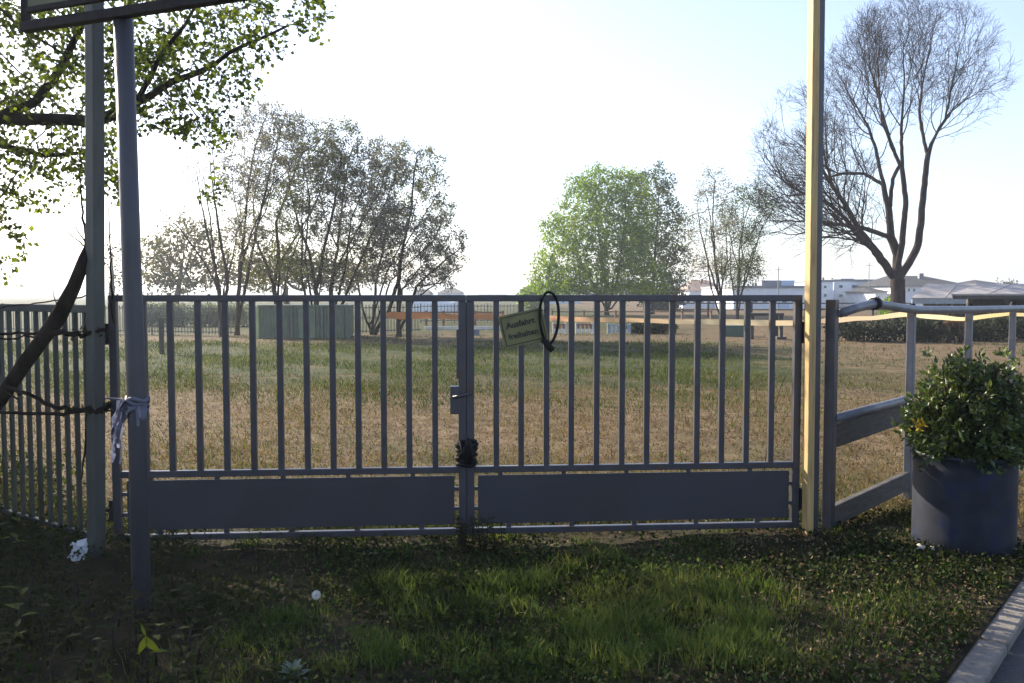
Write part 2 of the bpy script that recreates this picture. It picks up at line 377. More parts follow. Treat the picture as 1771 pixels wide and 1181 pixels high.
def skeleton(pts, par, r_root, r_tip, base_flare=1.25, thin=.35):
    """tapered tubes along every branch; returns vertices, faces, number of tips above each node"""
    n = len(pts); tips = np.zeros(n); ch = [[] for _ in range(n)]
    for i in range(n - 1, -1, -1):
        if not ch[i]: tips[i] = 1
        if par[i] >= 0: tips[par[i]] += tips[i]; ch[par[i]].append(i)
    k = math.log(r_root / r_tip) / math.log(max(2, tips[0]))
    rad = np.maximum(r_tip * .8, r_tip * tips ** k * (1 - thin * np.clip((pts[:, 2] - .22 * pts[:, 2].max()) / (.5 * pts[:, 2].max()), 0, 1)))
    chains = []; stack = [(0, -1)]
    while stack:
        i, p = stack.pop(); c = [p, i] if p >= 0 else [i]
        while ch[i]:
            o = sorted(ch[i], key=lambda q: -tips[q])
            for q in o[1:]: stack.append((q, i))
            i = o[0]; c.append(i)
        if len(c) > 1: chains.append(c)
    V = []; Fc = []; nv = 0
    for c in chains:
        p = pts[c]; r = rad[c].copy(); 
        if c[0] != 0: r[0] = r[1]
        ns = 10 if r.max() > .08 else (5 if r.max() > .02 else 3)
        if c[0] == 0: r[0] *= base_flare; 
        t = np.gradient(p, axis=0) if len(p) > 2 else np.repeat((p[1] - p[0])[None], 2, 0)
        t /= np.linalg.norm(t, axis=1)[:, None] + 1e-9
        ref = np.array([.31, .93, .2]) if abs(t[0] @ np.array([.31, .93, .2])) < .85 else np.array([.9, -.2, .35])
        a = ref[None] - t * (t @ ref)[:, None]; a /= np.linalg.norm(a, axis=1)[:, None] + 1e-9; b = np.cross(t, a)
        q = np.arange(ns) * 2 * math.pi / ns
        ring = p[:, None] + (a[:, None] * np.cos(q)[None, :, None] + b[:, None] * np.sin(q)[None, :, None]) * r[:, None, None]
        V.append(ring.reshape(-1, 3)); m = len(p)
        i0 = (np.arange(m - 1)[:, None] * ns + np.arange(ns)[None]); i1 = (np.arange(m - 1)[:, None] * ns + (np.arange(ns)[None] + 1) % ns)
        Fc.append((np.stack([i0, i1, i1 + ns, i0 + ns], -1).reshape(-1, 4) + nv)); nv += m * ns
    return np.concatenate(V), np.concatenate(Fc), tips, rad
def ell(px, py, rx, ry, d, dr, n, rg):
    """points in an ellipsoid given by its outline in the photo and its depth"""
    v = rg.normal(size=(n, 3)); v /= np.linalg.norm(v, axis=1)[:, None]; v *= (rg.rand(n) ** (1 / 2.4))[:, None]
    c = np.array(P(px, py, d)); return c + v * np.array([rx * d / F, dr, ry * d / F])
def tree(name, label, cat, limbs, blobs, d, dr, dens, step, r_root, leaf, size, per, seed, group=None, bark='bark', r_tip=.006, tipmax=3, twigs=0, infl=8, iters=90, sprd=1.0, drop=.0, aspect=.6, twiglen=.5, trop=(0, 0, .1), jit=.18, thin=.35, twang=.55, extra=0):
    """limbs: lists of (px, py, depth offset); blobs: (px, py, rx, ry, weight) crown outline"""
    rg = np.random.RandomState(seed)
    limbs = list(limbs); b0 = limbs[0][0]
    for k in range(extra):
        b = blobs[rg.randint(len(blobs))]; ex, ey, eo = b[0] + rg.normal() * b[2] * .4, b[1] + rg.normal() * b[3] * .35, rg.normal() * .7; t = rg.uniform(.06, .4); st = limbs[0][min(len(limbs[0]) - 1, 1 + k % 2)]; sx, sy = b0[0] + (st[0] - b0[0]) * t, b0[1] + (st[1] - b0[1]) * t
        limbs.append([(sx, sy, 0), (sx + (ex - sx) * .3 + rg.normal() * 8, sy + (ey - sy) * .42, eo * .5), (sx + (ex - sx) * .72 + rg.normal() * 8, sy + (ey - sy) * .75, eo), (ex, ey, eo)])
    L3 = [[P(x, y, d + o) for x, y, o in l] for l in limbs]
    g = L3[0][0]; g.z = -.05
    root = thing(name, label, cat, (g.x, g.y, 0), group)
    pts, par = limbs_to_nodes(L3, step)
    att = np.concatenate([ell(b[0], b[1], b[2], b[3], d + (b[5] if len(b) > 5 else 0), dr * max(.5, b[2] / 60) if len(b) < 7 else b[6], int(dens * b[4]), rg) for b in blobs])
    att = att[att[:, 2] > .3]
    pts, par = colonize(pts, par, att, step, step * infl, step * 1.6, iters, rg, trop, jit)
    if twigs:           # fine end twigs
        n0 = len(pts); hasch = np.zeros(n0, bool); hasch[par[par >= 0]] = True
        ends = np.where(~hasch)[0]; np_, pp = [pts], [par]; cnt = n0
        for e in ends:
            dv = pts[e] - pts[par[e]]; dv /= np.linalg.norm(dv) + 1e-9
            for k in range(twigs):
                c = e; p = pts[e]; u = dv + rg.normal(size=3) * twang + np.array(trop); u /= np.linalg.norm(u)
                for s_ in range(2):
                    p = p + u * step * twiglen * (.6 + .8 * rg.rand()); np_.append(p[None]); pp.append([c]); c = cnt; cnt += 1
                    u = u + rg.normal(size=3) * .3; u /= np.linalg.norm(u)
        pts = np.concatenate(np_); par = np.concatenate(pp).astype(int)
    v, f, tips, rad = skeleton(pts, par, r_root, r_tip, thin=thin)
    mesh_obj('trunk', v, f, M[bark], root, True)
    if leaf:
        th = np.where(tips <= tipmax)[0]; th = th[pts[th][:, 2] > .4]
        base = np.repeat(pts[th], per, 0); base = base + rg.normal(size=base.shape) * step * .55 * sprd
        base = base[rg.rand(len(base)) > drop]
        lv, lf = leaf_mesh(base, size, rg, aspect, up=.1)
        mesh_obj('crown', lv, lf, M[leaf], root)
    return root
def leaf_cloud(name, mat, boxes, n, size, seed, label, cat, group=None, kind=None, sparse_core=True):
    """shrub or hedge: leaves through the volume of several ellipsoids (cx, cy, cz, rx, ry, rz), with stems inside"""
    rg = np.random.RandomState(seed); bs = np.array(boxes, float)
    w = bs[:, 3] * bs[:, 4] * bs[:, 5]; w = w / w.sum()
    idx = rg.choice(len(bs), n, p=w); v = rg.normal(size=(n, 3)); v /= np.linalg.norm(v, axis=1)[:, None]; v *= (rg.rand(n) ** .45)[:, None]
    p = bs[idx, :3] + v * bs[idx, 3:]; p = p[p[:, 2] > .02]
    if kind:
        lv, lf = leaf_mesh(p, size, rg, .6); return tag(mesh_obj(name, lv, lf, M[mat]), label, cat, group, kind)
    c = bs[:, :3].mean(0); root = thing(name, label, cat, (c[0], c[1], 0), group)
    lv, lf = leaf_mesh(p, size, rg, .6); mesh_obj('foliage', lv, lf, M[mat], root)
    mb = MB()
    for q in bs:
        for k in range(3):
            e = q[:3] + rg.normal(size=3) * q[3:] * .3; b = (q[0] + rg.normal() * q[3] * .15, q[1] + rg.normal() * q[4] * .15, -.03)
            mb.tube([b, ((b[0] + e[0]) / 2 + .02, (b[1] + e[1]) / 2, e[2] * .5), e], [.02 + .006 * q[5], .015, .006], 5)
    mb.build('stem', M['barkdark'], root, True)
    return root

# ================================================================= SETTING
_a, _b = Gd(1766, 1003), Gd(1643, 1170); KA = _a.xy; KD = (_a - _b).xy.normalized(); KN = Vector((-KD.y, KD.x))
def K(u, v, z=0): q = KA + KD * u + KN * v; return Vector((q.x, q.y, z))
BIG = 1500
ground = MB().add([K(-BIG, -.02), K(BIG, -.02), K(BIG, BIG), K(-BIG, BIG)], [(0, 1, 2, 3)]).build('ground', M['ground'])
tag(ground, 'brown sandy paddock ground with worn green grass patches', 'ground', kind='structure')
rd = MB().add([K(-60, -.10, -.035), K(-60, -6.2, -.035), K(200, -6.2, -.035), K(200, -.10, -.035)], [(0, 1, 2, 3)]).build('road', M['road'])
tag(rd, 'dark asphalt road surface beside the kerb', 'road', kind='structure')
fv = MB().add([K(-BIG, -6.1, -.02), K(-BIG, -BIG, -.02), K(BIG, -BIG, -.02), K(BIG, -6.1, -.02)], [(0, 1, 2, 3)]).build('far_verge', M['ground'])
tag(fv, 'grassy land on the far side of the road', 'ground', kind='structure')
kb = MB()
u = -6.0
while u < 40:
    kb.beam(K(u, -.058, -.095), K(u + .976, -.058, -.095), .115, .20); u += 1.0
tag(kb.build('kerb', M['kerb'], None, False, .012), 'pale concrete kerb stones beside the verge', 'kerb', kind='structure')
def hv(x, y):
    """height of the uneven verge"""
    h = .022 * np.sin(2.1 * x + .7 * y + 1) + .018 * np.sin(3.3 * y - 1.6 * x) + .012 * np.sin(7.1 * x + 2.2 * y) + .010 * np.sin(6.3 * y + 3.7 * x + 2)
    v = (x - KA.x) * KN.x + (y - KA.y) * KN.y
    e = np.clip(v / .35, 0, 1) * np.clip((6.1 - y) / .8, 0, 1)
    return .010 + (.012 + h * .55) * e - .03 * np.clip((y - 5.9) / .3, 0, 1)
uu = np.arange(-6, 4.01, .06); vv = np.concatenate([np.arange(0, 6.0, .06)])
U, V_ = np.meshgrid(uu, vv); X = KA.x + KD.x * U + KN.x * V_; Y = KA.y + KD.y * U + KN.y * V_
Z = hv(X, Y) + rng.normal(size=X.shape) * .004
nu = len(uu); idx = np.arange(X.size).reshape(X.shape)
q = np.stack([idx[:-1, :-1], idx[:-1, 1:], idx[1:, 1:], idx[1:, :-1]], -1).reshape(-1, 4)
cy = Y.ravel()[q].max(1); q = q[cy < 6.2]
tag(mesh_obj('verge', np.stack([X, Y, Z], -1).reshape(-1, 3), q, M['verge'], None, True), 'uneven dark soil verge in front of the gate', 'ground', kind='structure')
# far hills
hx = np.linspace(-1150, 1150, 120)
hz_ = 6.6 + 1.6 * np.sin(hx * .0061 + 1) + 1.4 * np.sin(hx * .019) + .7 * np.sin(hx * .07) + 3.5 * np.exp(-((hx + 75) / 60) ** 2)
hv_ = []; 
for k, (yy, s_) in enumerate(((800, 0), (840, .7), (900, 1), (1000, 1.1), (1200, 0))):
    hv_ += [(x, yy, z * s_ - .5) for x, z in zip(hx, hz_)]
hf = [(k * 120 + i, k * 120 + i + 1, (k + 1) * 120 + i + 1, (k + 1) * 120 + i) for k in range(4) for i in range(119)]
tag(mesh_obj('hills', hv_, hf, M['hills'], None, True), 'low blue hills on the horizon', 'hills', kind='structure')

# ================================================================= GATE
G0, G1 = Vector((-2.285, 5.08)), Vector((1.755, 5.39)); GD = (G1 - G0).normalized(); GN = Vector((-GD.y, GD.x))
def gs(px):
    """distance along the gate line of photo column px"""
    k = (px - CX) / F / cp   # X / Y of that column near the horizon
    # G0 + s*GD: x = k*y
    return (k * G0.y - G0.x) / (GD.x - k * GD.y)
def gp(s, z, off=0.0):
    q = G0 + GD * s + GN * off; return Vector((q.x, q.y, z))
GA = math.atan2(GD.y, GD.x)
ZT0, ZT1, ZM0, ZM1, ZB0, ZB1 = 1.455, 1.493, .437, .475, .068, .104
def leaf_gate(label, s0, s1, w0, w1, bars, pan, hinge_s, lockside):
    o = gp(hinge_s, 0); r = thing('gate_leaf', label, 'gate', (o.x, o.y, 0), 'two leaves of the field gate')
    def rail(nm, z0, z1): MB().beam(gp(s0 + w0, (z0 + z1) / 2), gp(s1 - w1, (z0 + z1) / 2), .038, z1 - z0).build(nm, M['galv'], r, False, .004)
    MB().beam(gp(s0, (ZT0 + ZT1) / 2), gp(s1, (ZT0 + ZT1) / 2), .04, ZT1 - ZT0).build('top_rail', M['galv'], r, False, .004)
    rail('middle_rail', ZM0, ZM1); rail('bottom_rail', ZB0, ZB1)
    for a, w in ((s0 + w0 / 2, w0), (s1 - w1 / 2, w1)):
        MB().post(gp(a, 0), w, .042, ZB0, ZT0, GA).build('stile', M['galv'], r, False, .004)
    for b in bars:
        MB().post(gp(gs(b), 0), .0345, .030, ZM1, ZT0, GA).build('bar', M['galv'], r, False, .003)
    p0, p1 = pan; MB().beam(gp(p0, .2735), gp(p1, .2735), .012, .292).build('kick_panel', M['panel'], r, False, .002)
    n = 5
    for k in range(n):
        s = p0 + (p1 - p0) * (k + .35) / n
        MB().post(gp(s, 0), .026, .016, .418, ZM0, GA).build('panel_bracket', M['galv'], r)
        MB().post(gp(s + .05, 0), .030, .016, ZB1, .129, GA).build('panel_bracket', M['galv'], r)
    for z in (.22, .34):
        for s, e in ((s0 + w0, p0), (p1, s1 - w1)):
            MB().beam(gp(s, z), gp(e, z), .014, .022).build('panel_bracket', M['galv'], r)
    return r
sL0, sL1 = gs(190), gs(806); sR0, sR1 = gs(806) + .0012, gs(1385)
LB = [249, 295, 343, 390, 437, 484, 530, 575, 619, 663, 707, 752]
RB = [858, 901, 945, 988, 1032, 1076, 1119, 1162, 1206, 1249, 1292, 1335]
left = leaf_gate('left leaf of the grey barred gate, with the lock box on its edge', sL0, sL1, .045, .046, LB, (gs(214), gs(785)), sL0, 1)
right = leaf_gate('right leaf of the grey barred gate, carrying the small yellow sign', sR0, sR1, .046, .045, RB, (gs(826), gs(1368)), sR1, -1)
lk = MB().post(gp(gs(786), 0, 0), .055, .05, .79, .955, GA).build('lock_box', M['galv'], left, False, .004)
hb = MB(); hb.tube([gp(gs(785), .895, -.026), gp(gs(785), .895, -.06)], .011, 8)
hb.tube([gp(gs(783), .893, -.058), gp(gs(800), .905, -.062), gp(gs(815), .922, -.06)], [.010, .0095, .008], 8); hb.build('lever_handle', M['galv'], lk, True)
MB().post(gp(gs(806), 0, .0255), .03, .006, .12, 1.45, GA).build('stop_strip', M['galv'], left)
MB().post(gp(gs(791), 0, .0), .012, .035, 1.0, 1.29, GA).build('stop_plate', M['galv'], left)
for z in (.25, 1.27):
    hm = MB(); hm.post(gp(gs(1388.5), 0, -.005), .02, .05, z - .07, z + .06, GA); hm.tube([gp(gs(1386), z, -.01), gp(gs(1402), z + .002, -.01)], .011, 8); hm.build('hinge', M['darksteel'], right)
    hm = MB(); hm.post(gp(gs(187), 0, 0), .02, .05, z - .06, z + .06, GA); hm.tube([gp(gs(190), z, 0), gp(gs(176), z, 0)], .011, 8); hm.build('hinge', M['darksteel'], left)
# strap round the two lock stiles
st = MB()
for k in range(9):
    z = .492 + k * .0165 + random.uniform(-.006, .006); w = .054 + random.uniform(-.003, .007); c = gs(806); t1, t2 = random.uniform(-.010, .010), random.uniform(0, 6.28)
    st.tube([gp(c + w * math.cos(a) * (1 + .05 * math.sin(3 * a + t2)), z + t1 * math.cos(a) + .006 * math.sin(2 * a + t2), (.040 + .006 * math.sin(k * 2.1)) * math.sin(a)) for a in np.linspace(0, 6.283, 21)], random.uniform(.011, .017), 7)
for k in range(5):
    x0, x1 = random.uniform(792, 820), random.uniform(792, 822); st.tube([gp(gs(x0), random.uniform(.60, .655), -.05), gp(gs((x0 + x1) / 2), random.uniform(.55, .6), -.064), gp(gs(x1), random.uniform(.49, .54), -.052)], random.uniform(.009, .014), 6)
tag(st.build('rubber_strap', M['black'], None, True), 'black strap wound round the meeting stiles of the gate', 'strap')

# cable lock over the top rail
cl = thing('cable_lock', 'black cable lock looped over the top rail beside the sign', 'lock', gp(gs(945), 1.25, -.05))
C0 = gp(gs(949), 1.355, 0); loop = []
for a in np.linspace(0, 2 * math.pi, 33):
    loop.append(gp(gs(948) + .056 * math.cos(a) + .004 * math.sin(2 * a), 1.358 + .152 * math.sin(a), -.052 * (1 - .6 * max(0, math.sin(a)) ** 6) if math.cos(a) < .2 else -.048))
MB().tube(loop, .0085, 8).build('cable', M['black'], cl, True)
MB().tube([gp(gs(937), 1.235, -.056), gp(gs(946), 1.195, -.056), gp(gs(954), 1.165, -.056)], [.017, .019, .016], 10).build('lock_body', M['black'], cl, True)

# yellow hanging sign
def plane_rect(c, w, h, th, roll):
    pass
sg = thing('hanging_sign', 'faded yellow sign with black lettering hanging askew on the gate bars', 'sign', gp(gs(905), 1.1, -.03))
cs, cz = gs(904.5), 1.2985; ro = R(13); W_, H_ = .268, .195
def sp_(x, z, off): return gp(cs + x * math.cos(ro) - z * math.sin(ro) - .08 * 0, cz + x * math.sin(ro) + z * math.cos(ro), off)
MB().prism([sp_(-W_ / 2, -H_ / 2, -.032), sp_(W_ / 2, -H_ / 2, -.032), sp_(W_ / 2, H_ / 2, -.032), sp_(-W_ / 2, H_ / 2, -.032)], (GN.x * .005, GN.y * .005, 0)).build('sign_plate', M['signyellow'], sg)
bd = MB(); w2, h2, t_ = W_ / 2 - .014, H_ / 2 - .014, .0045
for a, b in (((-w2, -h2), (w2, -h2)), ((w2, -h2), (w2, h2)), ((w2, h2), (-w2, h2)), ((-w2, h2), (-w2, -h2))):
    bd.beam(sp_(*a, -.034), sp_(*b, -.034), t_, .002, up=(GN.x, GN.y, 0))
bd.build('border_line', M['ink'], sg)
def lettering(txt, x, z, size, par):
    cu = bpy.data.curves.new('lettering', 'FONT'); cu.body = txt; cu.size = size; cu.extrude = .0008; cu.align_x = 'CENTER'; cu.align_y = 'CENTER'; cu.offset = size * .02
    ob = bpy.data.objects.new('lettering', cu); COL.objects.link(ob)
    me = bpy.data.meshes.new_from_object(ob.evaluated_get(bpy.context.evaluated_depsgraph_get()))
    COL.objects.unlink(ob); bpy.data.objects.remove(ob); bpy.data.curves.remove(cu)
    co = np.zeros(len(me.vertices) * 3, np.float32); me.vertices.foreach_get('co', co); co = co.reshape(-1, 3)
    v = [sp_(x + c[0], z + c[1], -.0345 - c[2]) for c in co]
    f = [tuple(p.vertices) for p in me.polygons]
    mesh_obj('lettering', v, f, M['ink'], par); bpy.data.meshes.remove(me)
bpy.context.view_layer.update()
lettering('Ausfahrt', -.012, .032, .050, sg); lettering('freihalten', -.008, -.034, .047, sg)
wr = MB(); wr.tube([sp_(W_ / 2 - .02, H_ / 2 - .015, -.036), gp(gs(942), 1.40, -.03), gp(gs(946), 1.42, -.02)], .002, 5); wr.build('wire_tie', M['darksteel'], sg)

# barrier tape behind the gate bars and on along the right fence
FP = [Gd(1437, 934)]; FD = Vector((.92, 1.0)).normalized(); FPOS = [Vector((1.945, 5.39)) + FD * (1.40 * k) for k in range(7)]
def fpt(k, z, off=0):
    q = FPOS[0] + FD * (1.40 * k); n = Vector((-FD.y, FD.x)); return Vector((q.x + n.x * off, q.y + n.y * off, z))
tp = [gp(gs(664), 1.375, .022), gp(gs(700), 1.371, .03), gp(gs(780), 1.366, .034), gp(gs(870), 1.362, .04), gp(gs(960), 1.352, .05), gp(gs(1100), 1.338, .05), gp(gs(1250), 1.327, .045), gp(gs(1372), 1.322, .03), Vector((1.92, 5.46, 1.335)),
      fpt(0.06, 1.338, .034), fpt(.5, 1.338, .03), fpt(.97, 1.352, .03), fpt(1.03, 1.350, .03), fpt(1.5, 1.315, .03), fpt(1.97, 1.288, .03), fpt(2.03, 1.288, .03), fpt(2.97, 1.31, .03), fpt(3.03, 1.305, .03), fpt(4.0, 1.27, .03), fpt(6, 1.27, .03)]
pp_ = []
for i in range(len(tp) - 1):
    for k in range(6): pp_.append(tp[i].lerp(tp[i + 1], k / 6))
pp_.append(tp[-1]); tv = []
for i, p in enumerate(pp_):
    w = (.040 if p.x < -.1 else .030) + .005 * math.sin(i * .37); tl = .35 * math.sin(i * .13 + .4) + .1
    if p.x > 1.9: w = .034 + .004 * math.sin(i * .5)
    if i < 3: w *= .55 + .15 * i
    for s_ in (-1, 1): tv.append(p + Vector((0, s_ * math.sin(tl) * w / 2, s_ * math.cos(tl) * w / 2 + .002 * math.sin(i * .9))))
tf = [(2 * i, 2 * i + 1, 2 * i + 3, 2 * i + 2) for i in range(len(pp_) - 1)]
tag(mesh_obj('barrier_tape', tv, tf, M['tape'], None, True), 'orange and cream barrier tape strung behind the gate bars and right fence', 'tape')

# ================================================================= POSTS, FENCES, SIGN (near)
# left hinge post (mossy, square, set on the corner)
q = Gd(166, 968)
r = thing('gate_post', 'tall mossy square steel post at the left end of the gate', 'post', (q.x, q.y, 0))
upv = Vector((math.sin(R(28)), math.cos(R(28)), 0)); MB().beam((q.x, q.y, -.1), (q.x + .072, q.y, 3.25), .072, .072, up=upv).build('shaft', M['greenpost'], r, False, .006)
MB().post((q.x + .072, q.y), .082, .082, 3.252, 3.264, R(-28)).build('cap', M['greenpost'], r)
# right timber post
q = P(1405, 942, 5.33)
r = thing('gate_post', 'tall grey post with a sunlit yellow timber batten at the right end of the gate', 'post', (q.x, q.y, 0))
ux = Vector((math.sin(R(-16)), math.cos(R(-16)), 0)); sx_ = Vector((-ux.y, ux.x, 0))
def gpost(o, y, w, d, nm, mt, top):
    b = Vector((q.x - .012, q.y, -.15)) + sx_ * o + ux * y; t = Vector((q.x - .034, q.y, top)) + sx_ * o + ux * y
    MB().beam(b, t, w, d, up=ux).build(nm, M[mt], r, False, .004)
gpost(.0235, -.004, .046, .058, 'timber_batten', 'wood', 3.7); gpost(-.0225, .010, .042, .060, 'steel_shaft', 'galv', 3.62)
# sign on round pole
q = Gd(246, 1088); d0 = q.y
r = thing('pole_sign', 'olive signboard on a slanted frame held by a grey round pole', 'sign', (q.x, q.y, 0))
zt = P(212, 26, d0 - .01).z
MB().tube([(q.x, q.y, -.2), (q.x, q.y, 1.0), P(212, 500, d0) * 0 + Vector((q.x - .010, q.y, 1.6)), (q.x - .022, q.y, zt)], .0405, 20).build('pole', M['polemetal'], r, True)
aL, aR = P(40, 48, d0 + .16), P(395, 0, d0 - .25); aR.z = aL.z + .004
e = (aR - aL); aR = aR + e * .35
MB().beam(aL, aR, .045, .042).build('frame_rail', M['darksteel'], r, False, .004)
up = Vector((0, 0, 1))
MB().beam(aL + Vector((.012, .004, .02)), aL + Vector((.012, .004, 1.0)), .03, .03).build('frame_upright', M['darksteel'], r)
MB().beam(aR + Vector((-.012, -.004, .02)), aR + Vector((-.012, -.004, 1.0)), .03, .03).build('frame_upright', M['darksteel'], r)
pz = .085; n_ = Vector((-e.y, e.x, 0)).normalized()
o1, o2 = aL + e.normalized() * .03, aR - e.normalized() * .03
MB().prism([o1 + up * pz, o2 + up * pz, o2 + up * .95, o1 + up * .95], n_ * .012).build('sign_plate', M['signback'], r, False, .002)
MB().beam(o1 + up * (pz - .012), o2 + up * (pz - .012), .026, .022).build('plate_edge', M['darksteel'], r)

# left fence receding to the left
A0, A1 = Vector((-2.445, 5.14)), None
B0 = P(0, 890, 5.8); A1 = Vector((B0.x, B0.y)); LD = (A1 - A0).normalized()
def lf(s, z, off=0): q = A0 + LD * s; n = Vector((-LD.y, LD.x)); return Vector((q.x + n.x * off, q.y + n.y * off, z))
r = thing('barred_fence', 'dark green barred steel fence left of the gate behind the leaning stem', 'fence', lf(0, 0))
LA = math.atan2(LD.y, LD.x)
MB().beam(lf(0, 1.412), lf(2.6, 1.412), .036, .046).build('top_rail', M['greenpost'], r, False, .004)
MB().beam(lf(0, .075), lf(2.6, .075), .032, .026).build('bottom_rail', M['greenpost'], r, False, .003)
kl = Vector(((0 - CX) / F, 1))
s = .055; nb = 0
while s < 2.6:
    MB().post(lf(s, 0), .024, .024, .088, 1.389, LA).build('bar', M['greenpost'], r, False, .002); s += .112; nb += 1
MB().post(lf(2.63, 0), .06, .06, -.1, 1.46, LA).build('post', M['greenpost'], r)

# right fence
r = thing('pipe_fence', 'grey steel post fence with bent top pipe behind the potted shrub', 'fence', fpt(0, 0))
FA = math.atan2(FD.y, FD.x)
for k in range(7):
    z1 = (1.466, 1.385, 1.375, 1.38, 1.38, 1.38, 1.38)[k]; w = .062 if k == 0 else .052
    MB().post(fpt(k, 0), w, w, -.1, z1, FA).build('post', M['galv_rail' if k else 'galv'], r, False, .005)
    if k: MB().tube([fpt(k, z1 + .001), fpt(k, z1 + .045)], [.036, .02], 10).build('clamp', M['darksteel'], r)
tpz = [(0.03, 1.385, -.035), (.2, 1.412, -.035), (.42, 1.436, -.035), (.7, 1.408, -.035), (1, 1.383, -.042), (1.5, 1.375, -.045), (2, 1.368, -.045), (3, 1.36, -.045), (4, 1.355, -.045), (6, 1.35, -.045)]
MB().tube([fpt(k, z, o) for k, z, o in tpz], .03, 12).build('top_pipe', M['galv_rail'], r, True)
MB().tube([fpt(.40, 1.435, -.035), fpt(.44, 1.437, -.035)], .042, 12).build('clamp', M['darksteel'], r, True)
MB().tube([fpt(.02, .735, -.012), fpt(.98, .742, -.012)], .03, 12).build('middle_pipe', M['galv_rail'], r, True)
MB().beam(fpt(.02, .625, 0), fpt(.98, .650, 0), .028, .15).build('board', M['oldwood'], r, False, .004)
MB().beam(fpt(.02, .125, 0), fpt(.98, .14, 0), .045, .13).build('board', M['oldwood'], r, False, .006)
MB().beam(fpt(1.02, .14, 0), fpt(1.98, .14, 0), .045, .13).build('board', M['oldwood'], r, False, .006)

# torn plastic on the pole
tr = thing('torn_plastic', 'torn pale plastic film tied round the grey pole', 'plastic', P(230, 800, d0))
wb = MB(); pc = Vector((Gd(246, 1088).x - .001, d0, 0))
for k in range(4):
    z = P(230, 690, d0).z - k * .014
    ring = [(pc.x + (.044 + .004 * math.sin(5 * a + k)) * math.cos(a), pc.y + (.044 + .004 * math.sin(4 * a + k)) * math.sin(a), z + .008 * math.sin(3 * a + k * 1.7)) for a in np.linspace(0, 6.283, 25)]
    wb.tube(ring, .0095, 6)
wb.build('wrapping', M['plastic'], tr, True)
hg = MB()
for k in range(9):
    x0 = 197 + k * 2.6 + random.uniform(-1, 1); y1 = random.uniform(770, 850) if k < 6 else random.uniform(705, 745)
    a = P(x0 + 10, 692, d0 - .03); b = P(x0, y1, d0 - .02); pts = []
    n = 9; v = []
    for i in range(n):
        t = i / (n - 1); p = a.lerp(b, t) + Vector((.008 * math.sin(i * 1.3 + k) - .016 * math.sin(t * 3), .012 * math.sin(i * .9 + k * 2), 0)); w = .013 * (1 - .5 * t) + .004 * math.sin(i * 2.1 + k)
        tw = i * .5 + k; v += [p - Vector((math.cos(tw), math.sin(tw), 0)) * w, p + Vector((math.cos(tw), math.sin(tw), 0)) * w]
    hg.add(v, [(2 * i, 2 * i + 1, 2 * i + 3, 2 * i + 2) for i in range(n - 1)])
for k in range(4):
    x0 = 238 + k * 4; a = P(x0, 700, d0 - .046); b = P(x0 + 2, random.uniform(715, 740), d0 - .046); v = []
    for i in range(5):
        t = i / 4; p = a.lerp(b, t); w = .010 * (1 - .6 * t); v += [p - Vector((w, .003 * i % 2, 0)), p + Vector((w, 0, 0))]
    hg.add(v, [(2 * i, 2 * i + 1, 2 * i + 3, 2 * i + 2) for i in range(4)])
hg.build('tatter', M['plastic'], tr, True)
MB().tube([P(182, 688, 5.0), P(205, 690, 4.5), P(216, 691, d0)], .005, 6).build('knotted_end', M['plastic'], tr, True)

# white crumpled litter
rgp = np.random.RandomState(5); c = P(131, 955, 4.85); nv_ = 7
pv = [(c.x + (i / (nv_ - 1) - .5) * .085 + rgp.normal() * .006, c.y + rgp.normal() * .022 + j * .012, c.z + (j / (nv_ - 1) - .5) * .085 + rgp.normal() * .008) for j in range(nv_) for i in range(nv_)]
pf = [(j * nv_ + i, j * nv_ + i + 1, (j + 1) * nv_ + i + 1, (j + 1) * nv_ + i) for j in range(nv_ - 1) for i in range(nv_ - 1)]
tag(mesh_obj('crumpled_paper', pv, pf, M['paper'], None), 'crumpled white paper caught at the foot of the mossy post', 'litter')

# ================================================================= DRUM PLANTER
bc = Vector((2.678, 5.2)); Rb = .280
r = thing('drum_planter', 'cut blue plastic drum used as a planter beside the kerb', 'planter', (bc.x, bc.y, 0))
MB().lathe(bc, [(.02, -.01), (Rb - .015, -.01), (Rb - .002, .015), (Rb + .001, .03), (Rb, .10), (Rb, .20), (Rb, .30), (Rb - .001, .40), (Rb - .002, .50), (Rb - .003, .549), (Rb + .004, .555), (Rb + .004, .572), (Rb - .008, .574), (Rb - .010, .56), (Rb - .012, .40)], 64).build('barrel', M['drum'], r, True)
MB().lathe(bc, [(Rb - .013, .47), (.15, .49), (.01, .50)], 40).build('soil', M['soil'], r)
# shrub in it
sh = thing('evergreen_shrub', 'dense glossy evergreen shrub growing out of the blue drum', 'shrub', (bc.x, bc.y, .48))
rg = np.random.RandomState(21); sm = MB(); lp = []; ld = []
ends = []
for k in range(310):
    a = rg.rand() * 6.283; el = R(2 + 88 * rg.rand() ** .9); ln = .74 + .34 * rg.rand()
    dv = np.array([math.cos(a) * math.cos(el) ** .55, math.sin(a) * math.cos(el) ** .55, math.sin(el) ** .9])
    b = np.array([bc.x + .11 * math.cos(a), bc.y + .11 * math.sin(a), .49]); e_ = np.array([bc.x, bc.y, .52]) + dv * ln * np.array([.335, .335, .575]) * np.array([1, 1, 1]) * (1.0 + .16 * math.cos(el) ** 2 * max(0, math.cos(a))); m_ = (b + e_) / 2 + np.array([0, 0, .04])
    ends.append(e_); sm.tube([b, m_, e_], [.007, .005, .003], 5)
    for j in range(8):
        t = .25 + .75 * (j + rg.rand()) / 8; base = (b + (e_ - b) * t) + rg.normal(size=3) * .035
        for w in range(9):
            lp.append(base + rg.normal(size=3) * .012); q_ = rg.normal(size=3) * .8 + dv * .8; ld.append(q_ / np.linalg.norm(q_))
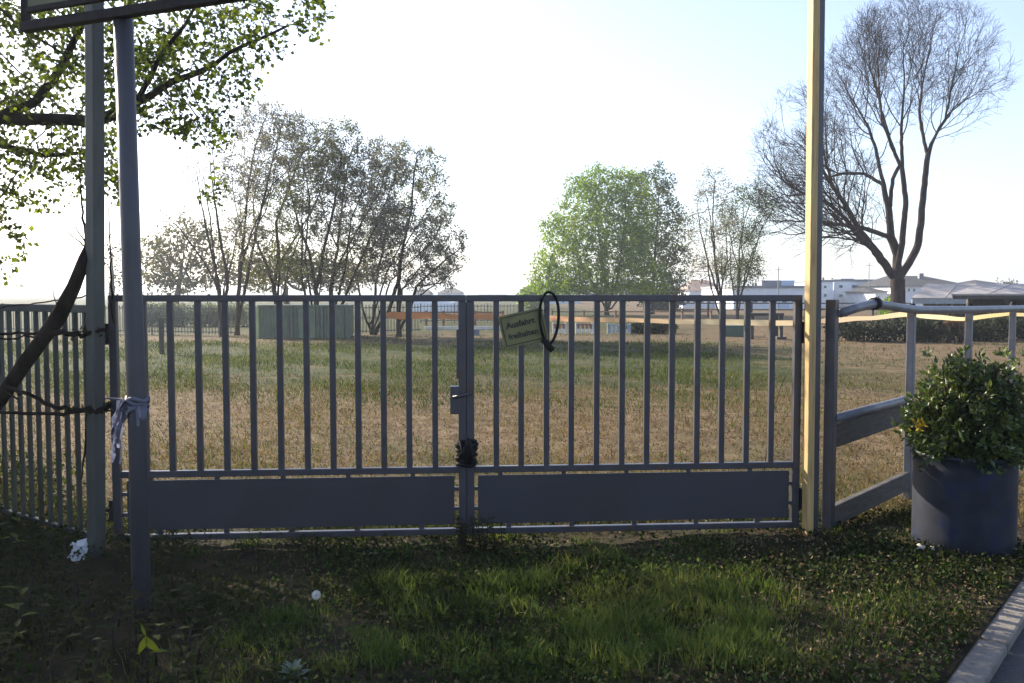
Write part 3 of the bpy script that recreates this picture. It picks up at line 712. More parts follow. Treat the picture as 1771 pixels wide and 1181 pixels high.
lp = np.array(lp); ok = lp[:, 2] > .53 - .12 * (np.hypot(lp[:, 0] - bc.x, lp[:, 1] - bc.y) > Rb + .03)
lv, lf_ = leaf_mesh(lp[ok], .041, rg, .44, dirs=np.array(ld)[ok])
sm.build('stem', M['barkdark'], sh, True); mesh_obj('foliage', lv, lf_, M['laurel'], sh)
yb = np.array(P(1590, 735, 5.12))[None] + rg.normal(size=(26, 3)) * .022
yv, yf = leaf_mesh(yb, .03, rg, .5); mesh_obj('yellow_leaf', yv, yf, M['yellowbud'], sh)
for k, (px, py, s_) in enumerate(((1586, 953, .026), (1606, 956, .020))):
    q = Gd(px, py, .02)
    tag(MB().blob((q.x, q.y - .04, .055), (s_, s_ * .8, s_ * .7), k, 8).build('stone', M['stone'], None, True), ('larger pale stone at the left foot of the blue drum', 'smaller pale stone just right of another at the drum foot')[k], 'stone')

# ================================================================= LEANING STEM WITH SHOOTS (left)
vt = thing('climbing_shrub', 'dark leaning woody stem tangled in the left barred fence', 'shrub', P(-160, 860, 5.35))
pts = [P(-190, 960, 5.4), P(-110, 830, 5.35), P(-40, 737, 5.25), P(0, 692, 5.15), P(40, 632, 5.05), P(75, 585, 5.0), P(100, 550, 4.97), P(128, 495, 4.93), P(146, 448, 4.93), P(153, 425, 4.95)]
MB().tube(pts, [.048, .046, .042, .040, .041, .040, .045, .036, .032, .020], 12).build('trunk', M['blackbark'], vt, True)
tw = MB()
def wig(ps, r0, r1, n=6):
    P_ = [Vector(p) for p in ps]; o = []
    for i in range(len(P_) - 1):
        for k in range(5):
            t = k / 5; p = P_[i].lerp(P_[i + 1], t); o.append(p + Vector((0, random.gauss(0, .006), random.gauss(0, .006))))
    o.append(P_[-1]); return o, list(np.linspace(r0, r1, len(o)))
for ps, a, b in (([P(75, 578, 4.98), P(110, 574, 4.95), P(140, 578, 4.92), P(165, 574, 4.9), P(186, 568, 4.92)], .018, .010),
                 ([P(-60, 576, 5.3), P(20, 578, 5.15), P(80, 576, 5.0)], .007, .009), ([P(-60, 586, 5.3), P(30, 584, 5.15), P(90, 580, 5.0)], .006, .006),
                 ([P(10, 668, 5.05), P(50, 682, 5.0), P(80, 698, 4.97), P(120, 706, 4.93), P(150, 712, 4.9), P(182, 706, 4.92), P(190, 698, 4.98)], .010, .016),
                 ([P(-40, 712, 5.1), P(40, 714, 5.0), P(110, 716, 4.95), P(150, 706, 4.9), P(178, 712, 4.9)], .008, .013),
                 ([P(-50, 668, 5.2), P(0, 672, 5.1), P(30, 690, 5.0)], .008, .006),
                 ([P(150, 440, 4.95), P(146, 390, 5.0), P(140, 330, 5.05), P(138, 290, 5.1)], .010, .002),
                 ([P(150, 440, 4.95), P(148, 420, 5.0), P(125, 385, 5.1), P(95, 350, 5.2)], .006, .001), ([P(148, 428, 5), P(120, 405, 5.1), P(55, 388, 5.3)], .005, .001),
                 ([P(196, 560, 4.97), P(192, 480, 5.0), P(190, 400, 5.05), P(186, 340, 5.1)], .008, .002),
                 ([P(0, 532, 5.2), P(60, 524, 5.1), P(120, 518, 5.0), P(155, 512, 4.95)], .004, .004), ([P(100, 560, 4.97), P(98, 530, 4.9), P(88, 480, 5)], .006, .001),
                 ([P(150, 715, 4.92), P(148, 770, 4.95), P(140, 830, 5.0)], .009, .004), ([P(160, 705, 4.93), P(200, 715, 4.93)], .008, .004)):
    o, rr = wig(ps, a, b); tw.tube(o, rr, 6)
tw.build('shoot', M['blackbark'], vt, True)
for x0, wd_, py, dd in ((130, 40, 574, 4.92), (120, 60, 710, 4.93)):
    lvp = np.concatenate([np.array(P(x0 + wd_ * t, py, dd))[None] + rng.normal(size=(5, 3)) * .02 for t in np.linspace(0, 1, 8)]); yv, yf = leaf_mesh(lvp, .03, rng, .6); mesh_obj('leaf_tuft', yv, yf, M['ivy'], vt)
rgc = np.random.RandomState(17); cs_ = []
bb = np.array([(-4.3, 5.9, 1.0, .75, .7, 1.15), (-5.2, 6.3, 1.3, .9, .8, 1.3), (-6.2, 7.0, 1.4, .9, .9, 1.4), (-4.1, 4.9, .7, .5, .6, .8)]); ii = rgc.randint(0, 4, 14000); q_ = rgc.normal(size=(14000, 3)); q_ /= np.linalg.norm(q_, axis=1)[:, None]
cs_ = bb[ii, :3] + q_ * (rgc.rand(14000) ** .5)[:, None] * bb[ii, 3:]; cs_ = cs_[(cs_[:, 2] > .03)]; cs_ = cs_[(cs_[:, 0] / cs_[:, 1]) < -.615]
lv, lf_ = leaf_mesh(cs_, .07, rgc, .6); mesh_obj('foliage', lv, lf_, M['fgleaf'], vt)  # unseen leaf mass added beyond the left edge to shade the foreground

# ================================================================= NEAR TREE (upper left)
D1 = 7.0
tree('maple_tree', 'near broadleaf tree reaching dark leafy boughs in from the left', 'tree',
     [[(-330, 1010, 0), (-320, 800, 0), (-300, 560, 0), (-260, 400, 0), (-200, 300, 0)],
      [(-200, 300, 0), (-90, 235, -.1), (0, 206, -.1), (90, 206, -.1), (170, 208, 0), (235, 178, .1), (300, 142, .1), (350, 122, .2), (395, 92, .2), (440, 70, .2), (500, 45, .3), (570, 22, .3)],
      [(-20, 212, -.1), (60, 175, -.2), (105, 120, -.2), (140, 50, -.2), (165, -60, -.3)],
      [(-200, 300, 0), (-110, 262, .3), (0, 250, .4), (70, 268, .4), (150, 266, .5)],
      [(-260, 400, 0), (-140, 420, .2), (-40, 400, .2), (10, 330, .2), (35, 290, .2)],
      [(-260, 400, 0), (-380, 280, .5), (-500, 220, 1.0), (-620, 200, 1.3)],
      [(-200, 300, 0), (-180, 150, 0), (-140, 0, 0), (-100, -180, .1), (-60, -300, .2)],
      [(235, 178, .1), (270, 110, -.1), (320, 40, -.2), (370, -40, -.3)]],
     [(60, 60, 110, 80, 1.2), (60, 190, 120, 70, 1.2), (170, 110, 90, 100, 1.2), (290, 90, 90, 75, 1.2), (300, 190, 85, 55, 1.1), (350, 235, 50, 28, .45), (420, 70, 60, 60, .35), (510, 35, 60, 28, .5), (440, 20, 40, 40, .5), (400, 150, 45, 35, .2),
      (40, 275, 110, 40, .9), (130, 285, 60, 45, .6), (190, 330, 40, 40, .25), (20, 350, 50, 60, .45), (10, 440, 30, 55, .25), (150, -60, 260, 90, 1.3), (-120, 80, 140, 130, 1.2), (-150, -150, 220, 120, 1.2), (-80, 330, 80, 70, .4), (370, 340, 10, 26, .08), (-350, 120, 220, 150, 1.3, .8, 1.2), (-560, 230, 180, 160, 1.2, 1.2, 1.3), (-330, 350, 130, 90, .7, .3, .8)],
     D1, .75, 430, .095, .16, 'fgleaf', .043, 11, 11, bark='barkdark', r_tip=.0028, tipmax=4, iters=110, infl=9, sprd=.66, aspect=.8, drop=.32)

# ================================================================= MID-LEFT TREES
gm = 'budding trees in the paddock left of the middle'
def mid(label, limbs, blobs, d, seed, leaf='greyleaf', per=5, dens=1000, r0=.10, size=.072, drop=.05):
    blobs = [(b[0], b[1], b[2] * 1.14, b[3] * 1.10, *b[4:]) for b in blobs]
    return tree('budding_tree', label, 'tree', limbs, blobs, d, 1.3, dens, .20, r0, leaf, size, int(per * 2.0), seed, gm, 'barkdark', .0055, 3, 3, 10, 70, .75, drop, extra=3)
mid('nearly bare twin-stemmed tree, leftmost of the paddock trees, beside the green shed',
    [[(385, 588, 0), (380, 500, 0), (364, 430, 0), (350, 360, .2), (338, 290, .3)], [(386, 560, 0), (394, 480, -.2), (380, 410, -.2), (370, 340, -.3), (362, 270, -.3)], [(380, 500, 0), (345, 440, .3), (305, 390, .5), (280, 365, .6)]],
    [(345, 310, 30, 50, .35), (365, 300, 30, 50, .35), (400, 350, 30, 60, .35), (320, 380, 40, 30, .25)], 31, 31, per=2, drop=.6)
mid('tall slender tree with a pale lilac tinged crown behind the left shed end',
    [[(410, 588, 0), (413, 500, 0), (421, 420, .2), (428, 330, .3), (442, 250, .3), (462, 195, .3)], [(414, 470, 0), (436, 400, -.3), (470, 320, -.3), (500, 290, -.4)], [(421, 420, .2), (405, 340, .5), (398, 280, .6)]],
    [(455, 230, 48, 55, 1.3), (430, 300, 45, 60, .9), (490, 270, 40, 50, .8), (480, 215, 40, 35, .8), (420, 420, 40, 50, .4)], 32, 32, per=4)
mid('tree with a kinked trunk standing right behind the shed front',
    [[(478, 588, 0), (478, 520, 0), (466, 470, 0), (442, 415, .2), (438, 350, .3), (452, 280, .3)], [(474, 500, 0), (482, 440, -.2), (478, 385, -.2), (505, 310, -.3), (530, 250, -.3)]],
    [(520, 250, 55, 45, 1.2), (490, 320, 55, 50, .9), (460, 400, 50, 60, .6), (560, 290, 40, 50, .8), (470, 470, 50, 30, .4)], 33, 33, 'greyleaf2', per=4)
mid('dark tree leaning left from the shed right half',
    [[(545, 588, 0), (548, 510, 0), (536, 440, 0), (514, 380, .1), (502, 330, .2), (498, 280, .2)], [(548, 500, 0), (560, 430, -.3), (575, 370, -.3), (585, 310, -.2)]],
    [(560, 300, 55, 60, 1.3), (530, 360, 50, 50, .8), (590, 250, 40, 40, .8), (540, 450, 50, 45, .5)], 30.5, 34, 'greyleaf2', per=4)
mid('dense dark crowned tree in the middle of the paddock group',
    [[(575, 590, 0), (572, 500, 0), (584, 430, 0), (592, 350, 0), (602, 280, .1), (615, 240, .1)], [(574, 480, 0), (605, 420, .3), (640, 360, .3), (660, 300, .3)], [(584, 430, 0), (560, 370, -.3), (550, 320, -.3)]],
    [(610, 310, 62, 55, 1.7), (650, 290, 50, 45, 1.3), (600, 380, 60, 50, 1.1), (640, 380, 50, 60, 1.0), (590, 470, 50, 30, .5)], 31.5, 35, per=4)
mid('tree forking into a low V right of the shed',
    [[(646, 582, 0), (630, 545, 0), (620, 495, 0), (607, 440, .1), (598, 390, .2)], [(646, 578, 0), (672, 540, 0), (690, 480, 0), (696, 430, 0), (710, 370, 0), (716, 300, .1), (722, 265, .1)], [(696, 430, 0), (735, 370, .2), (760, 330, .3)]],
    [(700, 295, 50, 45, 1.2), (735, 310, 36, 50, 1.0), (670, 350, 50, 50, .9), (640, 440, 50, 50, .7), (755, 360, 30, 35, .5)], 32.5, 36, 'greyleaf2', per=5)
mid('rightmost paddock tree left of the middle, with a long low bough to the right',
    [[(690, 580, 0), (688, 530, 0), (692, 460, 0), (700, 410, 0), (706, 360, .1)], [(691, 570, 0), (708, 540, -.1), (720, 495, -.1), (755, 462, -.1), (800, 425, 0)], [(720, 495, -.1), (760, 490, .2), (785, 470, .3)]],
    [(735, 420, 50, 50, 1.1), (765, 450, 38, 35, .9), (740, 480, 45, 22, .8), (695, 400, 45, 50, .8), (790, 420, 18, 30, .3), (680, 470, 40, 30, .5)], 31, 37, per=5)
# hazier olive trees further back
def far_tree(name, label, base, top, blobs, d, seed, leaf, dens=420, size=.22, per=6, step=.42, r0=.18, group=None, drop=.1, sub=3):
    bx, by = base; tx, ty = top; l = [[(bx, by, 0), ((bx + tx) / 2, (by + ty) / 2 + 20, 0), (tx, ty + 20, 0)]]
    for k in range(sub):
        b = blobs[k % len(blobs)]; t = .35 + .15 * k; l.append([(bx + (tx - bx) * t, by + (ty - by) * t, 0), ((bx + b[0]) / 2, (by + b[1]) / 2 - 6, (k - 1) * .8), (b[0], b[1], (k - 1) * 1.2)])
    return tree(name, label, 'tree', l, blobs, d, 2.0, dens, step, r0, leaf, size, per, seed, group, 'bark', .02, 3, 0, 9, 50, 1.0, drop)
go = 'olive trees behind the paddock trees'
far_tree('olive_tree', 'yellowish olive tree right of the grey pole, behind the bare paddock trees', (300, 545), (320, 400), [(290, 440, 55, 45, 1.5), (335, 425, 45, 50, 1.3), (370, 460, 40, 40, 1), (270, 480, 40, 25, .8), (320, 490, 60, 18, .9)], 58, 41, 'oliveleaf', 800, .22, 22, group=go)
far_tree('olive_tree', 'low olive tree seen between the kinked trunks above the shed', (500, 545), (490, 440), [(480, 460, 60, 40, 1.3), (540, 470, 50, 32, 1.1), (420, 475, 45, 28, .9), (600, 480, 50, 25, .9)], 60, 42, 'oliveleaf', 800, .22, 22, group=go)
far_tree('conifer_tree', 'dark slim tree seen between the two left posts', (193, 545), (195, 400), [(195, 440, 16, 45, 1), (200, 485, 26, 25, 1)], 55, 43, 'hedge', 400, .2, 7)
# ================================================================= MID-RIGHT TREES
def gt(label, stems, blobs, d, seed, leaf, dens, per, r0=.16, size=.17, group=None, drop=.05, tw=0):
    return tree('spring_tree', label, 'tree', stems, blobs, d, 2.6, dens, .36, r0, leaf, size, per, seed, group, 'barkdark', .011, 4, tw, 10, 70, 1.0, drop, extra=4)
gt('broad bright green tree right of the middle, lit from the left',
   [[(1050, 546, 0), (1045, 480, 0), (1035, 400, 0), (1030, 330, 0)], [(1051, 540, 0), (1020, 480, .5), (985, 420, 1), (965, 370, 1)], [(1051, 540, 0), (1070, 470, -.5), (1080, 390, -.8), (1085, 320, -1)], [(1051, 535, 0), (1060, 480, 1), (1000, 470, 1.5), (950, 460, 2)], [(1052, 540, 0), (1095, 480, .8), (1110, 420, 1)]],
   [(1035, 345, 62, 52, 1.6), (985, 400, 55, 50, 1.3), (960, 455, 42, 38, .9), (1080, 340, 50, 50, 1.3), (1050, 420, 85, 60, 1.8), (1075, 370, 60, 60, 1.3), (1000, 480, 75, 28, 1.1), (1085, 470, 70, 36, 1.1), (1000, 320, 30, 22, .4), (935, 478, 22, 16, .3), (1040, 300, 30, 18, .4), (1000, 500, 80, 14, .9), (1090, 500, 70, 14, .8), (950, 490, 40, 14, .5)], 62, 51, 'brightleaf', 800, 26)
gt('darker green tree merging into the right side of the bright one',
   [[(1128, 546, 0), (1130, 480, 0), (1135, 410, 0), (1140, 330, 0)], [(1129, 530, 0), (1150, 470, .5), (1165, 410, .8)], [(1129, 535, 0), (1110, 470, -.6), (1105, 400, -.8)]],
   [(1130, 325, 40, 42, 1), (1150, 385, 42, 45, 1.1), (1165, 440, 36, 38, .9), (1120, 420, 50, 60, 1.1), (1155, 485, 42, 22, .9), (1140, 503, 50, 10, .6)], 65, 52, 'midleaf', 800, 26)
gt('thin grey tree with a forked trunk between the green tree and the timber post',
   [[(1249, 566, 0), (1246, 510, 0), (1236, 440, 0), (1232, 370, 0), (1236, 310, 0)], [(1247, 520, 0), (1226, 460, .3), (1212, 400, .4), (1205, 350, .4)], [(1246, 505, 0), (1258, 450, -.3), (1255, 390, -.3)]],
   [(1235, 335, 35, 40, 1), (1215, 390, 32, 45, .9), (1250, 400, 32, 45, .8), (1225, 460, 38, 30, .6)], 43, 53, 'greyleaf', 800, 14, .09, .075, None, .1, 3)
gt('sparse green topped tree just left of the timber post',
   [[(1275, 554, 0), (1277, 480, 0), (1281, 410, 0), (1296, 350, 0), (1306, 325, 0)], [(1277, 470, 0), (1265, 420, .4), (1258, 380, .5)], [(1280, 430, 0), (1310, 390, -.3), (1335, 350, -.3)]],
   [(1305, 345, 38, 26, 1.2), (1330, 360, 30, 25, .6), (1285, 400, 32, 35, .7), (1280, 465, 40, 36, .7), (1262, 380, 22, 30, .4)], 50, 54, 'midleaf', 800, 16, .10, .09, None, .05, 3)
# big bare tree
BARE_LIMBS = (
     [[(1553, 563, 0), (1553, 530, 0), (1552, 485, 0)],
      [(1552, 485, 0), (1542, 474, 0), (1515, 435, -.3), (1485, 395, -.6), (1460, 350, -.8), (1440, 322, -1), (1418, 290, -1.2), (1390, 255, -1.4), (1350, 225, -1.5)],
      [(1440, 322, -1), (1428, 280, -.8), (1420, 240, -.7), (1400, 190, -.6)],
      [(1552, 485, 0), (1552, 440, .2), (1541, 410, .3), (1538, 370, .4), (1528, 320, .6), (1515, 260, .8), (1500, 215, .9), (1470, 165, 1)],
      [(1538, 365, .4), (1544, 310, .3), (1556, 285, .2), (1538, 240, 0), (1522, 180, 0), (1505, 120, -.1)],
      [(1552, 470, 0), (1560, 420, -.3), (1567, 350, -.4), (1560, 290, -.5), (1559, 220, -.5), (1564, 150, -.5), (1562, 80, -.4)],
      [(1560, 290, -.5), (1545, 260, -1), (1526, 210, -1.4), (1520, 150, -1.6)],
      [(1554, 482, 0), (1572, 455, .2), (1588, 425, .4), (1594, 370, .4), (1601, 300, .4), (1604, 268, .4), (1620, 230, .5), (1650, 185, .6), (1700, 155, .7), (1728, 140, .7)],
      [(1604, 268, .4), (1595, 230, .8), (1590, 190, 1.1), (1598, 130, 1.3), (1610, 80, 1.4)],
      [(1612, 245, .4), (1635, 205, 0), (1650, 130, -.2), (1660, 80, -.3)],
      [(1536, 410, .2), (1500, 396, .9), (1450, 388, 1.3), (1405, 382, 1.5), (1360, 382, 1.6), (1335, 388, 1.6), (1305, 400, 1.7)],
      [(1515, 435, -.3), (1490, 415, -1), (1460, 375, -1.6), (1430, 350, -1.8), (1380, 330, -2)],
      [(1528, 320, .6), (1495, 300, 1.4), (1450, 300, 1.9)]],
     [(1560, 90, 100, 75, 2.2), (1640, 110, 85, 80, 2.0), (1490, 140, 70, 70, 1.6), (1440, 180, 55, 60, 1.1), (1380, 220, 55, 60, .9), (1340, 270, 45, 50, .8), (1335, 330, 40, 40, .7), (1400, 320, 55, 50, .7), (1570, 190, 110, 60, 1.4), (1470, 260, 60, 50, .7), (1690, 150, 45, 50, .7), (1640, 230, 40, 40, .35),
      (1620, 50, 70, 38, .8), (1540, 40, 60, 30, .6), (1350, 400, 45, 35, .5), (1420, 420, 50, 30, .3), (1465, 430, 45, 35, .2), (1420, 300, 85, 85, 1), (1395, 395, 75, 45, 1), (1655, 310, 48, 85, 1), (1480, 400, 60, 60, 1), (1690, 190, 50, 60, 1)])

def bare_tree(limbs, blobs, d, seed):
    """limbs from the photo, then side branches that fan outward and upward, each splitting again down to twigs"""
    rg = np.random.RandomState(seed); L3 = [[P(x, y, d + o) for x, y, o in l] for l in limbs]; g = L3[0][0]; g.z = -.05
    root = thing('bare_tree', 'large bare tree with a wide spreading twiggy crown on the right', 'tree', (g.x, g.y, 0))
    pts, par = limbs_to_nodes(L3, .22); pts = [np.array(p) for p in pts]; n0 = len(pts)
    hub = np.array(P(1553, 500, d)); bl = np.array([b[:4] for b in blobs], float)
    def inside(p, m=1.0):
        px = CX + F * p[0] / p[1]; py = HZ - F * (p[2] - CAMZ) / p[1]
        return (((px - bl[:, 0]) / (bl[:, 2] * m)) ** 2 + ((py - bl[:, 1]) / (bl[:, 3] * m)) ** 2).min() < 1
    chn = [[] for _ in pts]
    for q, p in enumerate(par):
        if p >= 0: chn[p].append(q)
    def grow(start, dv, ln, lev):
        mg = max(.6, rg.normal(1.05, .17)); step = (.28, .22, .19, .17)[lev]; n = max(2, int(ln / step)); c = start; p = pts[start]; made = []
        for k in range(n):
            out = p - hub; out /= np.linalg.norm(out) + 1e-9
            dv = dv + out * (.06, .05, .03, .02)[lev] + np.array([0, 0, (.05, .04, .03, .02)[lev]]) + rg.normal(size=3) * (.11, .14, .17, .2)[lev]; dv /= np.linalg.norm(dv)
            p = p + dv * step
            if not inside(p, mg + .04 * lev): break
            pts.append(p); par.append(c); c = len(pts) - 1; made.append((c, dv.copy(), k / n))
        if lev < 3:
            for (c, dv_, t) in made:
                if t < .12: continue
                for r_ in range(1 if lev < 2 else (1 if rg.rand() < .8 else 0)):
                    if rg.rand() > (.80, .95, .95)[lev]: continue
                    side = np.cross(dv_, rg.normal(size=3)); side /= np.linalg.norm(side) + 1e-9; a = R(rg.uniform(28, 60))
                    grow(c, dv_ * math.cos(a) + side * math.sin(a), ln * rg.uniform(.42, .68) * (1.15 - .4 * t), lev + 1)
            if made: 
                c, dv_, t = made[-1]
                for r_ in range(2): grow(c, dv_ + rg.normal(size=3) * .28, ln * .4, lev + 1)
    for q in range(n0):
        if par[q] < 0 or pts[q][2] < 3.3 or not inside(pts[q], 1.0): continue
        dv = pts[q] - pts[par[q]]; dv /= np.linalg.norm(dv) + 1e-9; tip = not chn[q]
        if tip:
            for r_ in range(4): grow(q, dv + rg.normal(size=3) * .30, rg.uniform(1.6, 2.6), 0)
        elif rg.rand() < .80:
            side = np.cross(dv, rg.normal(size=3)); side /= np.linalg.norm(side) + 1e-9; a = R(rg.uniform(28, 55)); grow(q, dv * math.cos(a) + side * math.sin(a), rg.uniform(1.3, 2.9), 0)
    v, f, tips, rad = skeleton(np.array(pts), np.array(par), .32, .0048, thin=.52)
    mesh_obj('trunk', v, f, M['barkbig'], root, True)
bare_tree(*BARE_LIMBS, 40, 61)

# ================================================================= MIDDLE DISTANCE
def box_thing(mb, a, b, z0, z1, depth):
    """box with its front face from a to b (Vector xy), going back by depth along +Y"""
    return mb.prism([(a.x, a.y, z0), (b.x, b.y, z0), (b.x, b.y, z1), (a.x, a.y, z1)], (0, depth, 0))
def zat(py, d): return P(CX, py, d).z
# green corrugated shed
dS = 30.0
r = thing('corrugated_shed', 'low green corrugated shed among the paddock trees', 'shed', P(500, 585, dS) * 1)
r.location.z = 0
zt = zat(530, dS); xA, xB, xC = P(407, 585, dS).x, P(446, 585, dS).x, P(602, 585, dS).x
def corr(x0, y0, x1, y1, z0, z1, pitch=.09, amp=.018):
    L_ = math.hypot(x1 - x0, y1 - y0); n = int(L_ / pitch) * 2; v = []; nx, ny = (y1 - y0) / L_, -(x1 - x0) / L_
    for i in range(n + 1):
        t = i / n; o = amp if i % 2 else -amp; v += [(x0 + (x1 - x0) * t + nx * o, y0 + (y1 - y0) * t + ny * o, z0), (x0 + (x1 - x0) * t + nx * o, y0 + (y1 - y0) * t + ny * o, z1)]
    return v, [(2 * i, 2 * i + 2, 2 * i + 3, 2 * i + 1) for i in range(n)]
MB().add(*corr(xA, dS + 1.6, xB, dS, -.05, zt)).build('side_wall', M['litsheet'], r)  # left wall: the sun falling on it is put into the colour
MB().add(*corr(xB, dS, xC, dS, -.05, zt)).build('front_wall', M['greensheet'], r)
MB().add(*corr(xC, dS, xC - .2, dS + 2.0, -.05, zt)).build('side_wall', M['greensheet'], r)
MB().add(*corr(xC - .2, dS + 2, xA, dS + 1.6, -.05, zt)).build('rear_wall', M['greensheet'], r)
MB().prism([(xA - .05, dS + 1.65, zt), (xB, dS - .06, zt), (xC + .05, dS - .06, zt), (xC - .15, dS + 2.05, zt)], (0, 0, .05)).build('roof', M['greensheet'], r)
x5, x6 = P(517, 585, dS).x, P(546, 585, dS).x
MB().prism([(x5, dS - .05, 0), (x6, dS - .05, 0), (x6, dS - .05, zt - .08), (x5, dS - .05, zt - .08)], (0, .03, 0)).build('door', M['greensheet'], r)
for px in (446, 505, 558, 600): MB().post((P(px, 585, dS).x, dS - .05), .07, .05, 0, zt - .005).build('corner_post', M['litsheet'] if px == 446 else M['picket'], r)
# far picket fences
def picket_fence(label, x0, d0_, x1, d1_, h, n_sec, group, spacing=.13, rails=(.12, .9)):
    a, b = P(x0, 580, d0_), P(x1, 580, d1_); a.z = b.z = 0
    r = thing('picket_fence', label, 'fence', a, group); L_ = (b - a).length
    for k in range(n_sec):
        p, q = a.lerp(b, k / n_sec), a.lerp(b, (k + 1) / n_sec); mb = MB(); m = int(L_ / n_sec / spacing)
        for i in range(1, m): c = p.lerp(q, i / m); mb.post(c, .024, .02, .05, h)
        for z in rails: mb.beam(p + Vector((0, .015, z * h)), q + Vector((0, .015, z * h)), .02, .035)
        mb.build('picket_panel', M['picket'], r); MB().post(p, .05, .05, -.05, h + .05).build('post', M['picket'], r)
    return r
gp_ = 'dark picket fences across the paddock'
picket_fence('dark picket fence running from the far left up to the green shed', -220, 37, 405, 31.5, 1.08, 5, gp_)
picket_fence('dark picket fence right of the green shed behind the V-shaped tree', 600, 32, 728, 34, 1.10, 2, gp_)
picket_fence('low dark picket fence far behind the gate top left of the sign', 728, 46, 900, 47, .95, 3, gp_, .16)
# hedge behind the fence at left
bx = []
for px in np.arange(235, 420, 14): c = P(px, 545, 41); bx.append((c.x, 41 + rng.normal() * .3, .5, .55, .6, .62))
leaf_cloud('clipped_hedge', 'paleHedge', bx, 9000, .11, 71, 'grey green clipped hedge behind the left picket fence', 'hedge')
# grey stake
q = Gd(280, 612); tag(MB().post((q.x, q.y), .10, .10, -.05, .86).post((q.x, q.y), .07, .07, .86, .90).build('stake', M['oldwood'], None, False, .01), 'short grey wooden stake in the grass behind the gate', 'post')
# brown rail fence
def rail_fence(label, xs, d, zr, h, mat='railwood'):
    a, b = P(xs[0], 560, d), P(xs[-1], 560, d); r = thing('rail_fence', label, 'fence', (a.x, d, 0))
    for z in zr: MB().beam((a.x, d, z), (b.x, d, z), .05, .07).build('rail', M[mat], r)
    for x in xs: c = P(x, 560, d); MB().post((c.x, d + .06), .11, .09, -.1, h).build('post', M[mat], r)
    return r
rail_fence('brown wooden rail fence right of the V-shaped tree', (690, 737, 767, 822, 870), 42, (.62,), .70)
rail_fence('brown wooden rail fence under the bright green tree', (955, 1010, 1065, 1120, 1180, 1230), 52, (.45,), .55)
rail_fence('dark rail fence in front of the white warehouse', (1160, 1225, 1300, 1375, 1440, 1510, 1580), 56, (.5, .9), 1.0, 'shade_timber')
ed = MB(); a, b = P(735, 568, 37), P(875, 568, 37.3)
for k in range(8):
    p, q = a.lerp(b, k / 8), a.lerp(b, (k + .94) / 8); ed.beam((p.x, p.y, .07), (q.x, q.y, .07), .08, .14)
tag(ed.build('edging_rail', M['whitepaint'], None, False, .01), 'low white edging rail in the grass beyond the meeting stiles', 'edging')
# low jump barrier of red and white
dj = 33.0
def barrier(label, x0, x1, top, bot, m1, m2):
    a, b = P(x0, 575, dj), P(x1, 575, dj); r = thing('jump_barrier', label, 'barrier', ((a.x + b.x) / 2, dj, 0), 'low slatted barriers behind the gate'); zt_ = zat(top, dj); zm = zt_ * .52; n = int((b.x - a.x) / .13)
    mb = MB(); mw = MB()
    for i in range(n):
        x = a.x + (i + .5) * (b.x - a.x) / n; mb.post((x, dj), .085, .025, zm, zt_)
        mw.post((x, dj), .105, .03, .06, zm)
    mb.build('slat', M[m1], r); mw.build('base_board', M[m2], r); MB().beam((a.x, dj + .03, zt_ - .03), (b.x, dj + .03, zt_ - .03), .03, .05).build('rail', M[m1], r)
    for x in (a.x, b.x): MB().post((x, dj + .05), .07, .07, -.05, zt_ + .04).build('post', M[m2], r)
barrier('red topped white slatted barrier just right of the cable lock', 957, 978, 560, 575, 'redwood', 'whitepaint')
barrier('brown topped white slatted barrier second right of the cable lock', 997, 1025, 560, 575, 'redwood', 'whitepaint')
barrier('blue grey slatted barrier under the green tree', 1052, 1090, 561, 576, 'bluegrey', 'bluegrey')
MB_ = [(P(px, 570, 33.5).x, 33.5 + rng.normal() * .3, .22, .3, .3, .28) for px in np.arange(1095, 1160, 9)]
leaf_cloud('low_shrub', 'hedge', MB_, 2600, .09, 72, 'dark low shrubs right of the blue grey barrier', 'shrub')
# stone block and green box, table
def crate(name, label, x0, x1, top, d, mat, cat):
    a, b = P(x0, 575, d), P(x1, 575, d); z = zat(top, d); r = thing(name, label, cat, ((a.x + b.x) / 2, d, 0))
    w = (b.x - a.x); c = ((a.x + b.x) / 2, d + w * .4)
    MB().post(c, w, w * .8, -.02, z * .9).build('body', M[mat], r, False, .02); MB().post(c, w * 1.06, w * .86, z * .9, z).build('lid', M[mat], r, False, .015); MB().post((c[0], d - .01), w * .5, .03, z * .55, z * .68).build('handle', M['picket'], r)
crate('storage_box', 'small dark box standing beyond the meeting stiles of the gate', 815, 829, 569, 32, 'greywall', 'box')
crate('storage_box', 'wide dark green box behind the right gate leaf', 1254, 1290, 563, 31, 'greenbox', 'box')
dt = 29.5
a, b = P(1297, 575, dt), P(1347, 575, dt); zt = zat(541, dt); r = thing('garden_table', 'dark wooden table behind the right end of the gate', 'table', ((a.x + b.x) / 2, dt, 0))
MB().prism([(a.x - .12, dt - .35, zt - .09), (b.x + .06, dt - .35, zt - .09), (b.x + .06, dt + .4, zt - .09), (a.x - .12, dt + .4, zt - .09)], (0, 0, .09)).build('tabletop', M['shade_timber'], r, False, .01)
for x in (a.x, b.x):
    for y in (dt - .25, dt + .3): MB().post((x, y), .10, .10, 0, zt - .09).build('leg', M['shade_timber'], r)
MB().post((b.x, dt), .30, .72, 0, .08).build('foot', M['shade_timber'], r)
